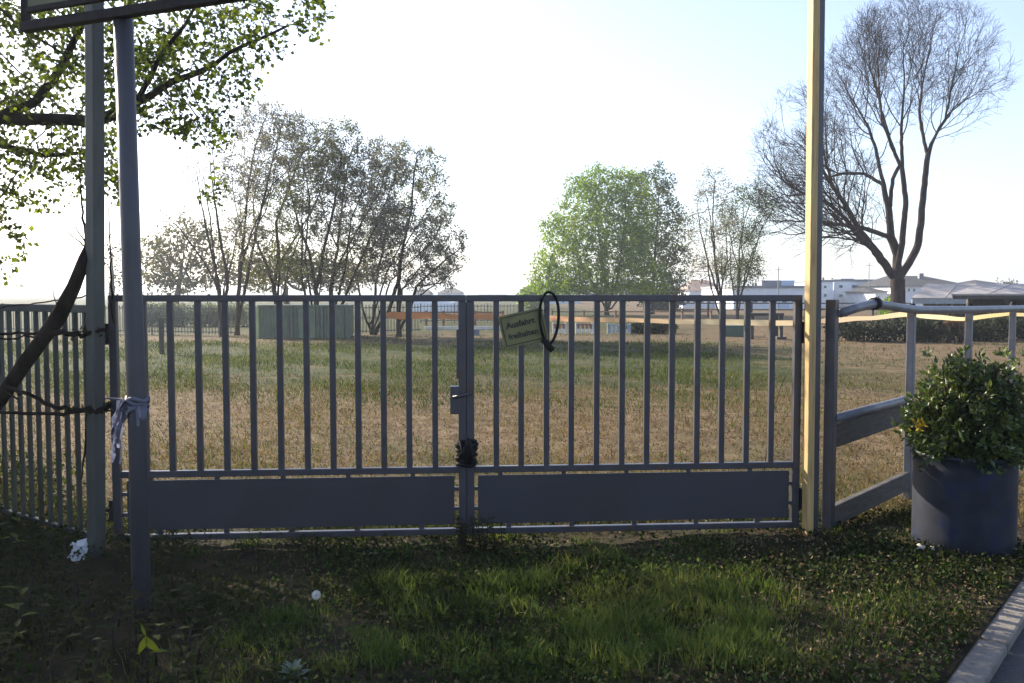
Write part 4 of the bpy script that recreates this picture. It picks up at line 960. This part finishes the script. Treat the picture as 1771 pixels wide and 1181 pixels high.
# low hedge / planting at right
bx = []
for px in np.arange(1455, 1800, 12): c = P(px, 575, 28 + .004 * (px - 1455)); bx.append((c.x, c.y + rng.normal() * .5, .36 + .10 * math.sin(px * .07), .40, .7, .42 + .08 * math.sin(px * .11)))
leaf_cloud('planted_border', 'hedge', bx, 12000, .10, 73, 'dark planted border of low shrubs under the bare tree', 'shrub')
bx = [(P(1640, 565, 27).x + rng.normal() * .35, 27 + rng.normal() * .2, .62 + rng.normal() * .05, .14, .14, .1) for k in range(7)]
leaf_cloud('flowering_shrub', 'litter', bx, 500, .07, 74, 'small reddish flowering shrub in the dark border', 'shrub')
# open shelters with pale roofs
def shelter(label, x0, x1, d, ridge, eave, depth, turn, posts, fascia='shade_timber', fz=.18):
    """long open shelter standing at an angle: every metre further back it shifts by turn metres to the right"""
    a, b = P(x0, 520, d), P(x1, 520, d); zr, ze = zat(ridge, d + depth / 2), zat(eave, d); r = thing('open_shelter', label, 'shelter', ((a.x + b.x) / 2, d, 0), 'pale roofed open shelters on the right')
    def q(x, y, z): return Vector((x + turn * y, d + y, z))
    th = .06; A = [q(a.x, 0, ze), q(b.x, 0, ze), q(b.x, depth, ze), q(a.x, depth, ze)]; h0, h1 = q(a.x, depth / 2, zr), q(b.x, depth / 2, zr); dn = Vector((0, 0, -th))
    MB().prism([A[0], A[1], h1, h0], dn).build('roof', M['paleroof'], r); MB().prism([h0 + Vector((0, .002, 0)), h1 + Vector((0, .002, 0)), A[2], A[3]], dn).build('roof', M['paleroof'], r)
    mb = MB(); n = int((b.x - a.x) / 1.3)
    for k in range(1, n):
        x = a.x + (b.x - a.x) * k / n; mb.beam(q(x, .02, ze + .008), q(x, depth / 2 - .02, zr + .008), .05, .012)
    mb.build('roof_seam', M['paleroof'], r)
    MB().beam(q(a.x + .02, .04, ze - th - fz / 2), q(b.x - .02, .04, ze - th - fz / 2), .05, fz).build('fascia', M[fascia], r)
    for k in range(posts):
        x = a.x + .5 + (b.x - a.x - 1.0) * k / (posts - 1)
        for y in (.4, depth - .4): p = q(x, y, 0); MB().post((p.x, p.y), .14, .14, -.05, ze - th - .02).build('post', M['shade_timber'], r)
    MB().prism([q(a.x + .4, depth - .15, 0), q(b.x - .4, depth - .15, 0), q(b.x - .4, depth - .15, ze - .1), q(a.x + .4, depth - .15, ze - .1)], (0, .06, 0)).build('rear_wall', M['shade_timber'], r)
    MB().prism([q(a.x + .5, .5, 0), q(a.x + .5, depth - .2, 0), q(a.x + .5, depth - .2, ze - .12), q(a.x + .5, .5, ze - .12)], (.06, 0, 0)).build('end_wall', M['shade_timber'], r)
    return r
shelter('pale ridged roof shelter just right of the bare tree trunk', 1576, 1690, 42, 490.5, 515, 5, .74, 4, 'bluegrey', .22)
shelter('wide pale roofed shelter at the right edge with a dark underside', 1645, 1960, 33, 490.5, 508, 5, .92, 5, 'shade_timber', .14)
# ================================================================= BUILDINGS
def building(name, label, cat, x0, x1, d, top, depth, mat, wins=(), roof=None, extras=()):
    """wins: (x0, x1, y0, y1) in photo pixels on the front face"""
    a, b = P(x0, 540, d), P(x1, 540, d); zt_ = zat(top, d); r = thing(name, label, cat, ((a.x + b.x) / 2, d, 0))
    box_thing(MB(), a, b, -.3, zt_, depth).build('wall', M[mat], r)
    if roof is None:
        MB().prism([(a.x - .12, d - .12, zt_), (b.x + .12, d - .12, zt_), (b.x + .12, d + depth + .12, zt_), (a.x - .12, d + depth + .12, zt_)], (0, 0, .22)).build('roof', M['greywall'], r)
    else:
        ry, hip, rm = roof; zr = zat(ry, d + depth / 2); ov = .35
        A = [(a.x - ov, d - ov, zt_), (b.x + ov, d - ov, zt_), (b.x + ov, d + depth + ov, zt_), (a.x - ov, d + depth + ov, zt_)]
        MB().add([*A, (a.x - ov + hip[0], d + depth / 2, zr), (b.x + ov - hip[1], d + depth / 2, zr)], [(0, 1, 5, 4), (2, 3, 4, 5), (1, 2, 5), (3, 0, 4), (3, 2, 1, 0)]).build('roof', M[rm], r)
    for (u0, u1, v0, v1) in wins:
        p, q2 = P(u0, v1, d), P(u1, v0, d)
        w = MB().prism([(p.x, d - .06, p.z), (q2.x, d - .06, p.z), (q2.x, d - .06, q2.z), (p.x, d - .06, q2.z)], (0, .055, 0)).build('window', M['whitewall'], r)
        e_ = .06; MB().prism([(p.x + e_, d - .075, p.z + e_), (q2.x - e_, d - .075, p.z + e_), (q2.x - e_, d - .075, q2.z - e_), (p.x + e_, d - .075, q2.z - e_)], (0, .012, 0)).build('pane', M['glass'], w)
    for (nm, u0, u1, v0, v1, m_, off) in extras:
        p, q2 = P(u0, v1, d), P(u1, v0, d)
        box_thing(MB(), Vector((p.x, d + off)), Vector((q2.x, d + off)), p.z, q2.z, min(depth * .5, max(.3, q2.x - p.x))).build(nm, M[m_], r)
    return r
building('warehouse', 'long white flat roofed warehouse behind the right gate leaf', 'warehouse', 1268, 1396, 84, 498, 14, 'whitewall',
         [(1283 + k * 17, 1294 + k * 17, 516, 524) for k in range(6)], extras=[('roof_block', 1333, 1368, 484, 497.5, 'greywall', 3), ('roof_block', 1368.5, 1394, 484, 497.5, 'bluewall', 3.4), ('vent', 1303, 1306, 490, 497.5, 'greywall', 2), ('vent', 1311, 1314, 489, 497.5, 'greywall', 2), ('vent', 1316, 1319, 489, 497.5, 'greywall', 2), ('gate_door', 1345, 1365, 519, 533, 'bluewall', -.05)])
building('office_block', 'pale blue low block behind the thin grey tree', 'building', 1180, 1262, 92, 514, 12, 'bluewall', [(1186 + k * 12, 1194 + k * 12, 518, 526) for k in range(6)])
building('apartment_block', 'white apartment block with rooftop box left of the bare tree', 'building', 1441, 1512, 100, 486.5, 14, 'whitewall',
         [(1450 + k * 22, 1458 + k * 22, v, v + 6.5) for k in range(3) for v in (492, 508)] , extras=[('roof_block', 1471, 1495, 481, 486, 'greywall', 3), ('chimney', 1449, 1452, 480, 486, 'greywall', 2), ('chimney', 1508, 1510.5, 482, 486, 'greywall', 2)])
building('white_house', 'white house partly hidden behind the timber post', 'house', 1398, 1440, 95, 487.5, 10, 'whitewall', [(1424, 1430, 493, 499), (1424, 1430, 507, 514)], extras=[('chimney', 1439.2 - 5, 1437, 479, 487, 'brownroof', 2)])
building('garage', 'small white garage left of the bare tree trunk', 'garage', 1513, 1534, 90, 505, 8, 'whitewall', [(1517, 1521, 511, 517)], (497, (.6, .6), 'darkroof'))
building('hall', 'wide hall with dark hipped roof and small cupola right of the bare tree', 'hall', 1562, 1672, 88, 494, 12, 'whitewall', [(1569, 1574, 498, 505), (1578, 1583, 498, 505)], (477, (1.2, 2.0), 'darkroof'), [('cupola', 1622, 1630, 471, 486, 'greywall', 4), ('chimney', 1581, 1583.5, 473, 486, 'greywall', 4)])
building('red_house', 'low house with a dark roof at the far right', 'house', 1692, 1750, 110, 494, 10, 'whitewall', [], (484, (2.5, 2.5), 'darkroof'))
building('brown_house', 'house with brown tiled roof right of the green tree', 'house', 1192, 1262, 100, 503, 9, 'whitewall', [], (484, (1.5, 2.0), 'brownroof'), [('chimney', 1222, 1226, 482, 493, 'brownroof', 3)])
building('far_block', 'far pale blue building seen through the cable lock loop', 'building', 944, 1003, 135, 515, 12, 'bluewall', [(950 + k * 14, 957 + k * 14, 518, 522) for k in range(4)])
building('far_cottage', 'far cottage with a pale roof above the gate top left of the meeting stiles', 'house', 716, 742, 180, 509, 9, 'whitewall', [], (500, (1, 1), 'darkroof'))
building('far_barn', 'far blue grey barn above the gate just left of the meeting stiles', 'barn', 757, 797, 200, 507, 12, 'bluewall', [], (498, (2, 2), 'darkroof'))
building('far_store', 'far pale store building between the meeting stiles and the hanging sign', 'building', 828, 875, 230, 511, 12, 'whitewall', [(838 + k * 9, 843 + k * 9, 513.5, 516) for k in range(3)])
# polytunnel
dpt = 75; a, b = P(716, 530, dpt), P(790, 530, dpt); r = thing('polytunnel', 'white polytunnel glinting behind the rightmost paddock tree', 'greenhouse', ((a.x + b.x) / 2, dpt, 0))
arc = [(math.cos(t) * 1.6, math.sin(t) * 1.25) for t in np.linspace(0, math.pi, 13)]; v = []
for x, y in ((a.x, dpt), (b.x, dpt + 3)): v += [(x, y + c * 1.0, z) for c, z in arc]
MB().add(v, [(i, i + 1, 14 + i, 13 + i) for i in range(12)] + [tuple(range(13)), tuple(range(25, 12, -1))]).build('cover', M['poly'], r, True)
MB().prism([(a.x - .03, dpt - .5, 0), (a.x - .03, dpt + .5, 0), (a.x - .03, dpt + .5, 1.05), (a.x - .03, dpt - .5, 1.05)], (-.04, 0, 0)).build('door', M['greywall'], r)
# masts
for k, (px, top, d, lb) in enumerate(((1334, 462, 82, 'thin mast rising left of the timber post above the warehouse'), (1489, 455, 96, 'thin mast above the white apartment block'))):
    c = P(px, 530, d); z = zat(top, d); r = thing('mast', lb, 'mast', (c.x, d - 2, 0)); MB().tube([(c.x, d - 2, 0), (c.x, d - 2, z)], [.07, .035], 6).build('shaft', M['greywall'], r)
    MB().beam((c.x - .35, d - 2, z - .3), (c.x + .35, d - 2, z - .3), .05, .05).build('crossarm', M['greywall'], r)
# small bushes far off
def bush(name, label, px, py, rx, ry, d, mat, n, size, seed):
    c = P(px, py, d); bx = [(c.x + rng.normal() * rx * d / F * .35, d + rng.normal() * .8, max(.3, c.z * .5 + rng.normal() * .2), rx * d / F * .7, 1.2, max(.3, (c.z + ry * d / F) * .5)) for k in range(5)]
    return leaf_cloud(name, mat, bx, n, size, seed, label, 'shrub')
bush('round_bush', 'pale green round bush left of the broad green tree', 915, 500, 30, 10, 90, 'brightleaf', 3500, .3, 81)
bush('round_bush', 'small green bush left of the bare tree trunk', 1534, 515, 9, 10, 62, 'brightleaf', 1200, .2, 82)
bush('round_bush', 'grey leafless bush at the far right edge above the shelters', 1748, 486, 20, 8, 100, 'greyleaf', 1500, .3, 83)
bush('round_bush', 'dark bush at the left foot of the brown roofed house', 1150, 508, 34, 14, 80, 'hedge', 3000, .28, 84)
# a far wood nobody could count
n = 18000; wx = rng.uniform(-90, 420, n); wy = 420 + rng.normal(size=n) * 12 + 30 * np.sin(wx * .01); wh = (3.2 + 1.6 * np.sin(wx * .05) + 1.2 * np.sin(wx * .13 + 1)) * rng.rand(n)
keep = np.abs(wx + 40) > 55; lv, lf_ = leaf_mesh(np.stack([wx, wy, np.maximum(0, wh)], 1)[keep], 2.2, rng, .8)
tag(mesh_obj('far_wood', lv, lf_, M['fieldwood']), 'low wood along the horizon', 'wood', kind='stuff')

# ================================================================= GROUND COVER
def inverge(x, y): return ((x - KA.x) * KN.x + (y - KA.y) * KN.y > .012)
rg = np.random.RandomState(99)
# verge grass, in patches
n = 210000; x = rg.uniform(-3.2, 3.2, n); y = rg.uniform(2.6, 6.2, n)
den = .5 + .5 * np.sin(2.3 * x + 1.1 * y + 1.3) * np.sin(1.9 * y - 1.1 * x + .4) + .35 * np.sin(5.1 * x - 3.3 * y)
den = np.clip(den * 1.75 - .62, .025, 1); lit = np.clip((x + 1.5) / 1.3, .12, 1.0) * np.clip(1.25 - .9 * np.clip((y - 4.4) / .5, 0, 1), .3, 1)
k = (rg.rand(n) < den * lit * np.where(x > .2, .78, .9) * np.clip(1.35 - .42 * np.maximum(0, x - .5), .25, 1)) & inverge(x, y) & (np.abs(x) < .62 * y + .3)
x, y, den = x[k], y[k], den[k]; h = (.018 + .065 * rg.rand(len(x)) ** 2.2) * (.5 + .9 * den) * np.where(y > 4.5, .6, 1); w = .0025 + .003 * rg.rand(len(x))
gv, gf = blades(np.stack([x, y, hv(x, y) - .005], 1), h, w, rg, .8)
tag(mesh_obj('verge_grass', gv, gf, M['grass']), 'short green grass growing on the verge', 'grass', kind='stuff')
# taller tufts
tb = []
spots = [(490, 1085, .13, 240), (850, 1030, .12, 170), (700, 1050, .13, 120), (930, 1005, .17, 150), (985, 990, .17, 150), (1040, 975, .2, 120), (1120, 1010, .13, 140), (1240, 1030, .13, 140), (1255, 1095, .12, 160), (1300, 1110, .14, 160), (1080, 1060, .10, 160), (1020, 1080, .10, 160), (1170, 1110, .12, 160), (900, 1050, .11, 160), (400, 1120, .10, 200), (580, 1160, .10, 200), (640, 1100, .08, 150), (1370, 1050, .10, 150), (1290, 1000, .13, 120), (330, 960, .12, 100), (430, 945, .10, 100), (1440, 985, .07, 100), (1640, 985, .07, 140), (1600, 968, .06, 110), (1450, 930, .08, 90), (770, 1120, .09, 170), (860, 1140, .1, 180), (1000, 1150, .09, 170), (1400, 1140, .07, 120), (870, 925, .16, 90), (690, 950, .1, 70), (1200, 940, .08, 80), (1010, 935, .1, 80)]
spots += [(rg.uniform(650, 1380), rg.uniform(1005, 1160), rg.uniform(.09, .19), int(rg.uniform(40, 110))) for _ in range(75)]
tv_, tf_, nn = [], [], 0
for px, py, hh, m in spots:
    c = Gd(px, py, .03); b = np.stack([c.x + rg.normal(size=m) * .055, c.y + rg.normal(size=m) * .045], 1)
    b3 = np.stack([b[:, 0], b[:, 1], hv(b[:, 0], b[:, 1]) - .005], 1); v, f = blades(b3, hh * .72 * (.4 + .7 * rg.rand(m)), .003 + .003 * rg.rand(m), rg, .65); tv_.append(v); tf_.append(f + nn); nn += len(v)
tag(mesh_obj('grass_tufts', np.concatenate(tv_), np.concatenate(tf_), M['grass']), 'taller grass tufts scattered on the verge', 'grass', kind='stuff')
# clover and ivy leaves on the verge
n = 90000; x = rg.uniform(-3.2, 3.0, n); y = rg.uniform(2.6, 5.9, n)
den = np.clip(.45 + .6 * np.sin(1.7 * x - 2.2 * y + 2) * np.sin(2.6 * y + .8 * x) + .3 * np.sin(6 * x + 4 * y), .05, 1) * np.where(x < -.9, 1.0, .85)
k = (rg.rand(n) < den) & inverge(x, y) & (np.abs(x) < .62 * y + .3); x, y = x[k], y[k]
lv, lf_ = leaf_mesh(np.stack([x, y, hv(x, y) + .005 + .045 * rg.rand(len(x)) + .05 * np.clip(-.8 - x, 0, 1) * rg.rand(len(x))], 1), .024, rg, .75)
tag(mesh_obj('ground_ivy', lv, lf_, M['ivy']), 'dark low leaves covering the verge', 'ground cover', kind='stuff')
n = 22000; x = rg.uniform(-2.8, 3.0, n); y = rg.uniform(2.6, 6.4, n); k = inverge(x, y) & (rg.rand(n) < np.clip(.12 + .28 * (x + .2) + .5 * np.sin(3.1 * x + 2) * np.sin(4 * y - x), .08, 1)); x, y = x[k], y[k]
lv, lf_ = leaf_mesh(np.stack([x, y, np.maximum(hv(x, y), 0) + .010 + .015 * rg.rand(len(x))], 1), .020, rg, .6)
tag(mesh_obj('leaf_litter', lv, lf_, M['litter']), 'dry brown leaves lying on the verge', 'leaves', kind='stuff')
n = 6500; x = rg.uniform(-5.5, -2.62, n); y = rg.uniform(5.25, 8.2, n); k = (x / y < -.49) & (rg.rand(n) < np.clip(1.3 - .45 * (y - 5.2) + .3 * np.sin(5 * x + 3 * y), .05, 1)); x, y = x[k], y[k]
lv, lf_ = leaf_mesh(np.stack([x, y, .01 + .09 * rg.rand(len(x)) ** 2], 1), .045, rg, .7)
tag(mesh_obj('dark_ground_cover', lv, lf_, M['shootleaf']), 'dark low leaves behind the left barred fence', 'ground cover', kind='stuff')
M['clover'] = leafmat('clover_leaves', [(.024, .046, .012), (.05, .085, .020), (.09, .125, .032), (.16, .17, .06)], .42, 3)
n = 20000; x = rg.uniform(-1.6, 3.0, n); y = rg.uniform(2.7, 5.1, n); k = inverge(x, y) & (rg.rand(n) < np.clip(.35 + .7 * np.sin(2.2 * x + 1.3 * y) * np.sin(2.9 * y - 1.5 * x + 1) + .3 * np.sin(7 * x - 5 * y), .06, 1) * np.clip((x + 1.6) / 1.2, .1, 1) * np.clip(1.2 - .4 * np.maximum(0, x - .4), .3, 1)); x, y = x[k], y[k]
lv, lf_ = leaf_mesh(np.stack([x, y, hv(x, y) + .012 + .035 * rg.rand(len(x))], 1), .019, rg, .85)
tag(mesh_obj('clover_leaves', lv, lf_, M['clover']), 'small green clover leaves among the verge grass', 'ground cover', kind='stuff')
M['straw'] = leafmat('straw_bits', [(.12, .085, .045), (.22, .16, .09), (.36, .29, .19)], .25, 4, tint=(1.1, 1, .8))
n = 12000; x = rg.uniform(-1.2, 3.0, n); y = rg.uniform(2.7, 5.2, n); k = inverge(x, y) & (rg.rand(n) < np.clip(.1 + .3 * x, .08, 1)); x, y = x[k], y[k]
lv, lf_ = leaf_mesh(np.stack([x, y, hv(x, y) + .02 + .025 * rg.rand(len(x))], 1), .020, rg, .4)
tag(mesh_obj('straw_bits', lv, lf_, M['straw']), 'pale dry bits of straw and leaf lying on the verge grass', 'leaves', kind='stuff')
# field: litter, straw and short grass, thinning with distance
n = 60000; y = 5.6 + 11 * rg.rand(n) ** 1.7; x = rg.uniform(-1, 1, n) * (.62 * y + .3); k = inverge(x, y); x, y = x[k], y[k]
lv, lf_ = leaf_mesh(np.stack([x, y, .004 + .015 * rg.rand(len(x))], 1), .013 + .0011 * y, rg, .5)
tag(mesh_obj('field_litter', lv, lf_, M['litter']), 'dry leaves and straw strewn over the paddock soil', 'leaves', kind='stuff')
n = 230000; y = 5.7 + 27 * rg.rand(n) ** 1.5; x = rg.uniform(-1, 1, n) * (.62 * y + .3)
patch = np.clip(.5 + .6 * np.sin(.9 * x + .5 * y) * np.sin(.7 * y - .4 * x + 1) + .3 * np.sin(3 * x + 2 * y), .05, 1)
band = np.clip((y - 10) / 4, .22, 1) * np.clip((29 - y) / 2.5, .1, 1) * np.clip((7.5 - x) / 4, .15, 1)
k = inverge(x, y) & (rg.rand(n) < patch * band); x, y = x[k], y[k]
gv, gf = blades(np.stack([x, y, np.zeros(len(x))], 1), (.025 + .045 * rg.rand(len(x))) * (1 + .012 * y), .003 + .0006 * y, rg, .9)
tag(mesh_obj('field_grass', gv, gf, M['fieldgrass']), 'short worn grass across the paddock', 'grass', kind='stuff')
n = 60000; y = 5.6 + 9 * rg.rand(n) ** 1.4; x = rg.uniform(-1, 1, n) * (.62 * y + .3); k = inverge(x, y) & (rg.rand(n) < np.clip(.4 + .6 * np.sin(1.3 * x + y) * np.sin(1.1 * y - .8 * x), .08, 1)); x, y = x[k], y[k]
gv, gf = blades(np.stack([x, y, np.zeros(len(x))], 1), .02 + .035 * rg.rand(len(x)), .003 + .0005 * y, rg, 1.3)
tag(mesh_obj('dry_grass', gv, gf, M['drygrass']), 'dry straw coloured grass on the soil behind the gate', 'grass', kind='stuff')

# ================================================================= WEEDS
def shoot(label, px, py, hgt, nl, L_, seed, mat='freshleaf', lean=0):
    c = Gd(px, py, .02); rg = np.random.RandomState(seed); r = thing('leafy_shoot', label, 'plant', (c.x, c.y, 0), 'leafy shoots in the lower left corner')
    top = Vector((c.x + lean + rg.normal() * .03, c.y + rg.normal() * .03, hgt)); mid_ = Vector((c.x + lean * .3 + rg.normal() * .01, c.y, hgt * .5))
    MB().tube([(c.x, c.y, -.02), mid_, top], [.006, .0045, .002], 6).build('stem', M['barkdark'], r, True)
    mb = MB()
    for k in range(nl):
        t = .45 + .55 * (k + 1) / nl; b = mid_.lerp(top, (t - .5) * 2) if t > .5 else Vector((c.x, c.y, 0)).lerp(mid_, t * 2); a = k * 2.4 + rg.rand()
        broad_leaf(mb, b, (math.cos(a), math.sin(a) * .8, .5 - .6 * rg.rand()), (0, 0, 1), L_ * (.7 + .6 * rg.rand()), L_ * .42 * (.8 + .4 * rg.rand()), .2)
    mb.build('leaf', M[mat], r, True); return r
SH = [('two bright yellow green leaves hanging at the bottom beside the pole foot', 257, 1192, .27, 4, .075, 1), ('tall shoot with one broad pale leaf at the left edge', 45, 1120, .27, 5, .085, 2),
      ('leafy shoot right of the pole foot with olive leaves', 300, 1090, .22, 6, .07, 3), ('dark slim shoot with small leaves left of the pole foot', 200, 1140, .24, 7, .06, 4),
      ('shoot with upright narrow leaves below the white paper', 115, 1110, .20, 6, .06, 5), ('shoot standing against the barred fence at the left edge', 20, 985, .30, 6, .08, 6), ('short shoot with leaves at the foot of the mossy post', 75, 985, .22, 5, .07, 7), ('bare looking dark shoot between pole and grass tuft', 335, 1160, .26, 4, .05, 8)]
for a in SH: shoot(a[0], *a[1:], mat='freshleaf' if a[6] in (1, 2, 6) else 'ivy')
hl = MB(); hp0 = P(252, 1100, 3.12); hpar = [o for o in bpy.data.objects if o.name == 'leafy_shoot'][0]
broad_leaf(hl, hp0, (-.22, -.3, -1), (.7, -1, .1), .068, .026, .4); broad_leaf(hl, hp0, (.55, -.1, -.9), (-.3, -1, .3), .080, .032, .35); broad_leaf(hl, hp0, (-.35, .1, .8), (.5, -1, .1), .05, .012, .3)
hl.build('leaf', M['yellowgreen'], hpar, True)
rgs = np.random.RandomState(4)
for k in range(60):
    px = rgs.uniform(-30, 365); py = rgs.uniform(985, 1235); 
    if px > 300: py = max(py, 1060)
    if k < 14: px, py = rgs.uniform(150, 330), rgs.uniform(1090, 1215)
    r = shoot('', px, py, .10 + .20 * rgs.rand() ** 1.3, 7 + k % 6, .032 + .032 * rgs.rand(), 200 + k, 'shootleaf', rgs.normal() * .05)
    r['label'] = 'dark leafy shoot in the weedy thicket around the foot of the round pole'; r['group'] = 'dark shoots of the thicket'
# dark weed at gate middle
c = Gd(820, 955); wd = thing('nettle_clump', 'dark weed clump growing under the meeting stiles of the gate', 'plant', (c.x, c.y, 0)); ms, ml = MB(), MB(); rg = np.random.RandomState(31)
for k in range(13):
    b = Vector((c.x + rg.normal() * .11, c.y + rg.normal() * .05, 0)); t = b + Vector((rg.normal() * .03, rg.normal() * .03, .17 + .12 * rg.rand())); ms.tube([b, b.lerp(t, .5), t], [.004, .0035, .0015], 5)
    for j in range(9):
        p = b.lerp(t, .25 + .08 * j); a = j * 2.4 + k; broad_leaf(ml, p, (math.cos(a), math.sin(a), .2), (0, 0, 1), .045, .022, .3)
ms.build('stem', M['barkdark'], wd, True); ml.build('leaf', M['ivy'], wd, True)
# woolly rosette
c = Gd(508, 1178, .03); wr_ = thing('woolly_rosette', 'grey green woolly leaved plant at the bottom edge', 'plant', (c.x, c.y, 0)); ml = MB()
for k in range(26):
    a = k * 2.4; e_ = .2 + .05 * k; broad_leaf(ml, (c.x, c.y, .03 + .0015 * k), (math.cos(a), math.sin(a), .25 + .05 * k), (0, 0, 1), .085 - .0012 * k, .024, .25)
ml.build('leaf', M['woolly'], wr_, True)
# dandelion clock
hp = P(547, 1029, 3.78); dn = thing('dandelion_clock', 'white dandelion seed head standing alone in the dark grass', 'flower', (hp.x + .01, hp.y, 0))
MB().tube([(hp.x + .012, hp.y, 0), (hp.x + .006, hp.y, hp.z * .6), hp], [.0028, .0025, .002], 6).build('stalk', M['freshleaf'], dn, True)
rg = np.random.RandomState(8); fl = MB(); n = 120
for k in range(n):
    ph = math.acos(1 - 2 * (k + .5) / n); th = k * 2.39996; u_ = Vector((math.sin(ph) * math.cos(th), math.sin(ph) * math.sin(th), math.cos(ph))); tip = Vector(hp) + u_ * .0175
    s1 = u_.orthogonal().normalized(); s2 = u_.cross(s1)
    fl.add([Vector(hp) + u_ * .004, tip + s1 * .0007, tip - s1 * .0007], [(0, 1, 2)])
    for j in range(6):
        a = j * 1.047; e_ = tip + (s1 * math.cos(a) + s2 * math.sin(a)) * .0042 + u_ * .002; w_ = (s1 * -math.sin(a) + s2 * math.cos(a)) * .0006; fl.add([tip, e_ + w_, e_ - w_], [(0, 1, 2)])
fl.build('seed_head', M['fluff'], dn); MB().blob(hp, (.004, .004, .004), 1, 6, .1).build('core', M['barkdark'], dn, True)
# dry stalk leaning on the gate
a = gp(gs(1345), .72, .10); b = gp(gs(1372), 1.05, .03)
tag(MB().tube([a - Vector((.06, -.05, .70)), a, a.lerp(b, .6) + Vector((-.01, 0, .02)), b], [.004, .0035, .003, .0015], 5).build('dry_stalk', M['drygrass'], None, True), 'dry pale grass stalk leaning against the right end of the gate', 'stalk')

# ================================================================= AIR
HAZE = .0009
hm, N, L = new_mat('haze_air'); out = N.new('ShaderNodeOutputMaterial'); pv_ = N.new('ShaderNodeVolumePrincipled')
pv_.inputs['Color'].default_value = (.80, .89, 1, 1); pv_.inputs['Density'].default_value = HAZE; pv_.inputs['Anisotropy'].default_value = .4
L.new(pv_.outputs[0], out.inputs['Volume'])
hzb = MB().post((0, 0), 4600, 4600, -1.2, 19).build('haze', hm); tag(hzb, 'thin bright haze over the paddock', 'haze', kind='stuff')

# ================================================================= LIGHT, SKY, CAMERA
SUN_AZ, SUN_EL = R(-50), R(25)
sd = Vector((math.sin(SUN_AZ) * math.cos(SUN_EL), math.cos(SUN_AZ) * math.cos(SUN_EL), math.sin(SUN_EL)))
sl = bpy.data.lights.new('sun', 'SUN'); sl.energy = 5.0; sl.angle = R(.5); sl.color = (1, .88, .70)
so = bpy.data.objects.new('sun', sl); COL.objects.link(so); so.rotation_euler = (-sd).to_track_quat('-Z', 'Y').to_euler(); so.location = sd * 50
w = bpy.data.worlds.new('World'); S.world = w; w.use_nodes = True; nt = w.node_tree; nt.nodes.clear()
sky = nt.nodes.new('ShaderNodeTexSky'); sky.sky_type = 'NISHITA'; sky.sun_disc = False; sky.sun_elevation = SUN_EL; sky.sun_rotation = SUN_AZ
sky.air_density = 1.0; sky.dust_density = 1.3; sky.ozone_density = 2.5; sky.altitude = 50
bg = nt.nodes.new('ShaderNodeBackground'); bg.inputs[1].default_value = .105; wo = nt.nodes.new('ShaderNodeOutputWorld')
wb_ = nt.nodes.new('ShaderNodeMixRGB'); wb_.blend_type = 'MULTIPLY'; wb_.inputs[0].default_value = 1; wb_.inputs[2].default_value = (1.03, 1.01, 1.10, 1)
nt.links.new(sky.outputs[0], wb_.inputs[1]); hs_ = nt.nodes.new('ShaderNodeHueSaturation'); hs_.inputs['Saturation'].default_value = .80
nt.links.new(wb_.outputs[0], hs_.inputs['Color']); nt.links.new(hs_.outputs[0], bg.inputs[0]); nt.links.new(bg.outputs[0], wo.inputs[0])
cam = bpy.data.cameras.new('camera'); cam.sensor_width = 36; cam.lens = F / 1771 * 36; cam.clip_end = 9000; cam.clip_start = .05
co = bpy.data.objects.new('camera', cam); COL.objects.link(co); co.location = (0, 0, CAMZ); co.rotation_euler = (math.pi / 2 - PITCH, 0, 0); S.camera = co
S.view_settings.view_transform = 'Standard'; S.view_settings.look = 'None'; S.view_settings.exposure = 1.46; S.view_settings.gamma = 1
S.cycles.transparent_max_bounces = 8; S.cycles.max_bounces = 6
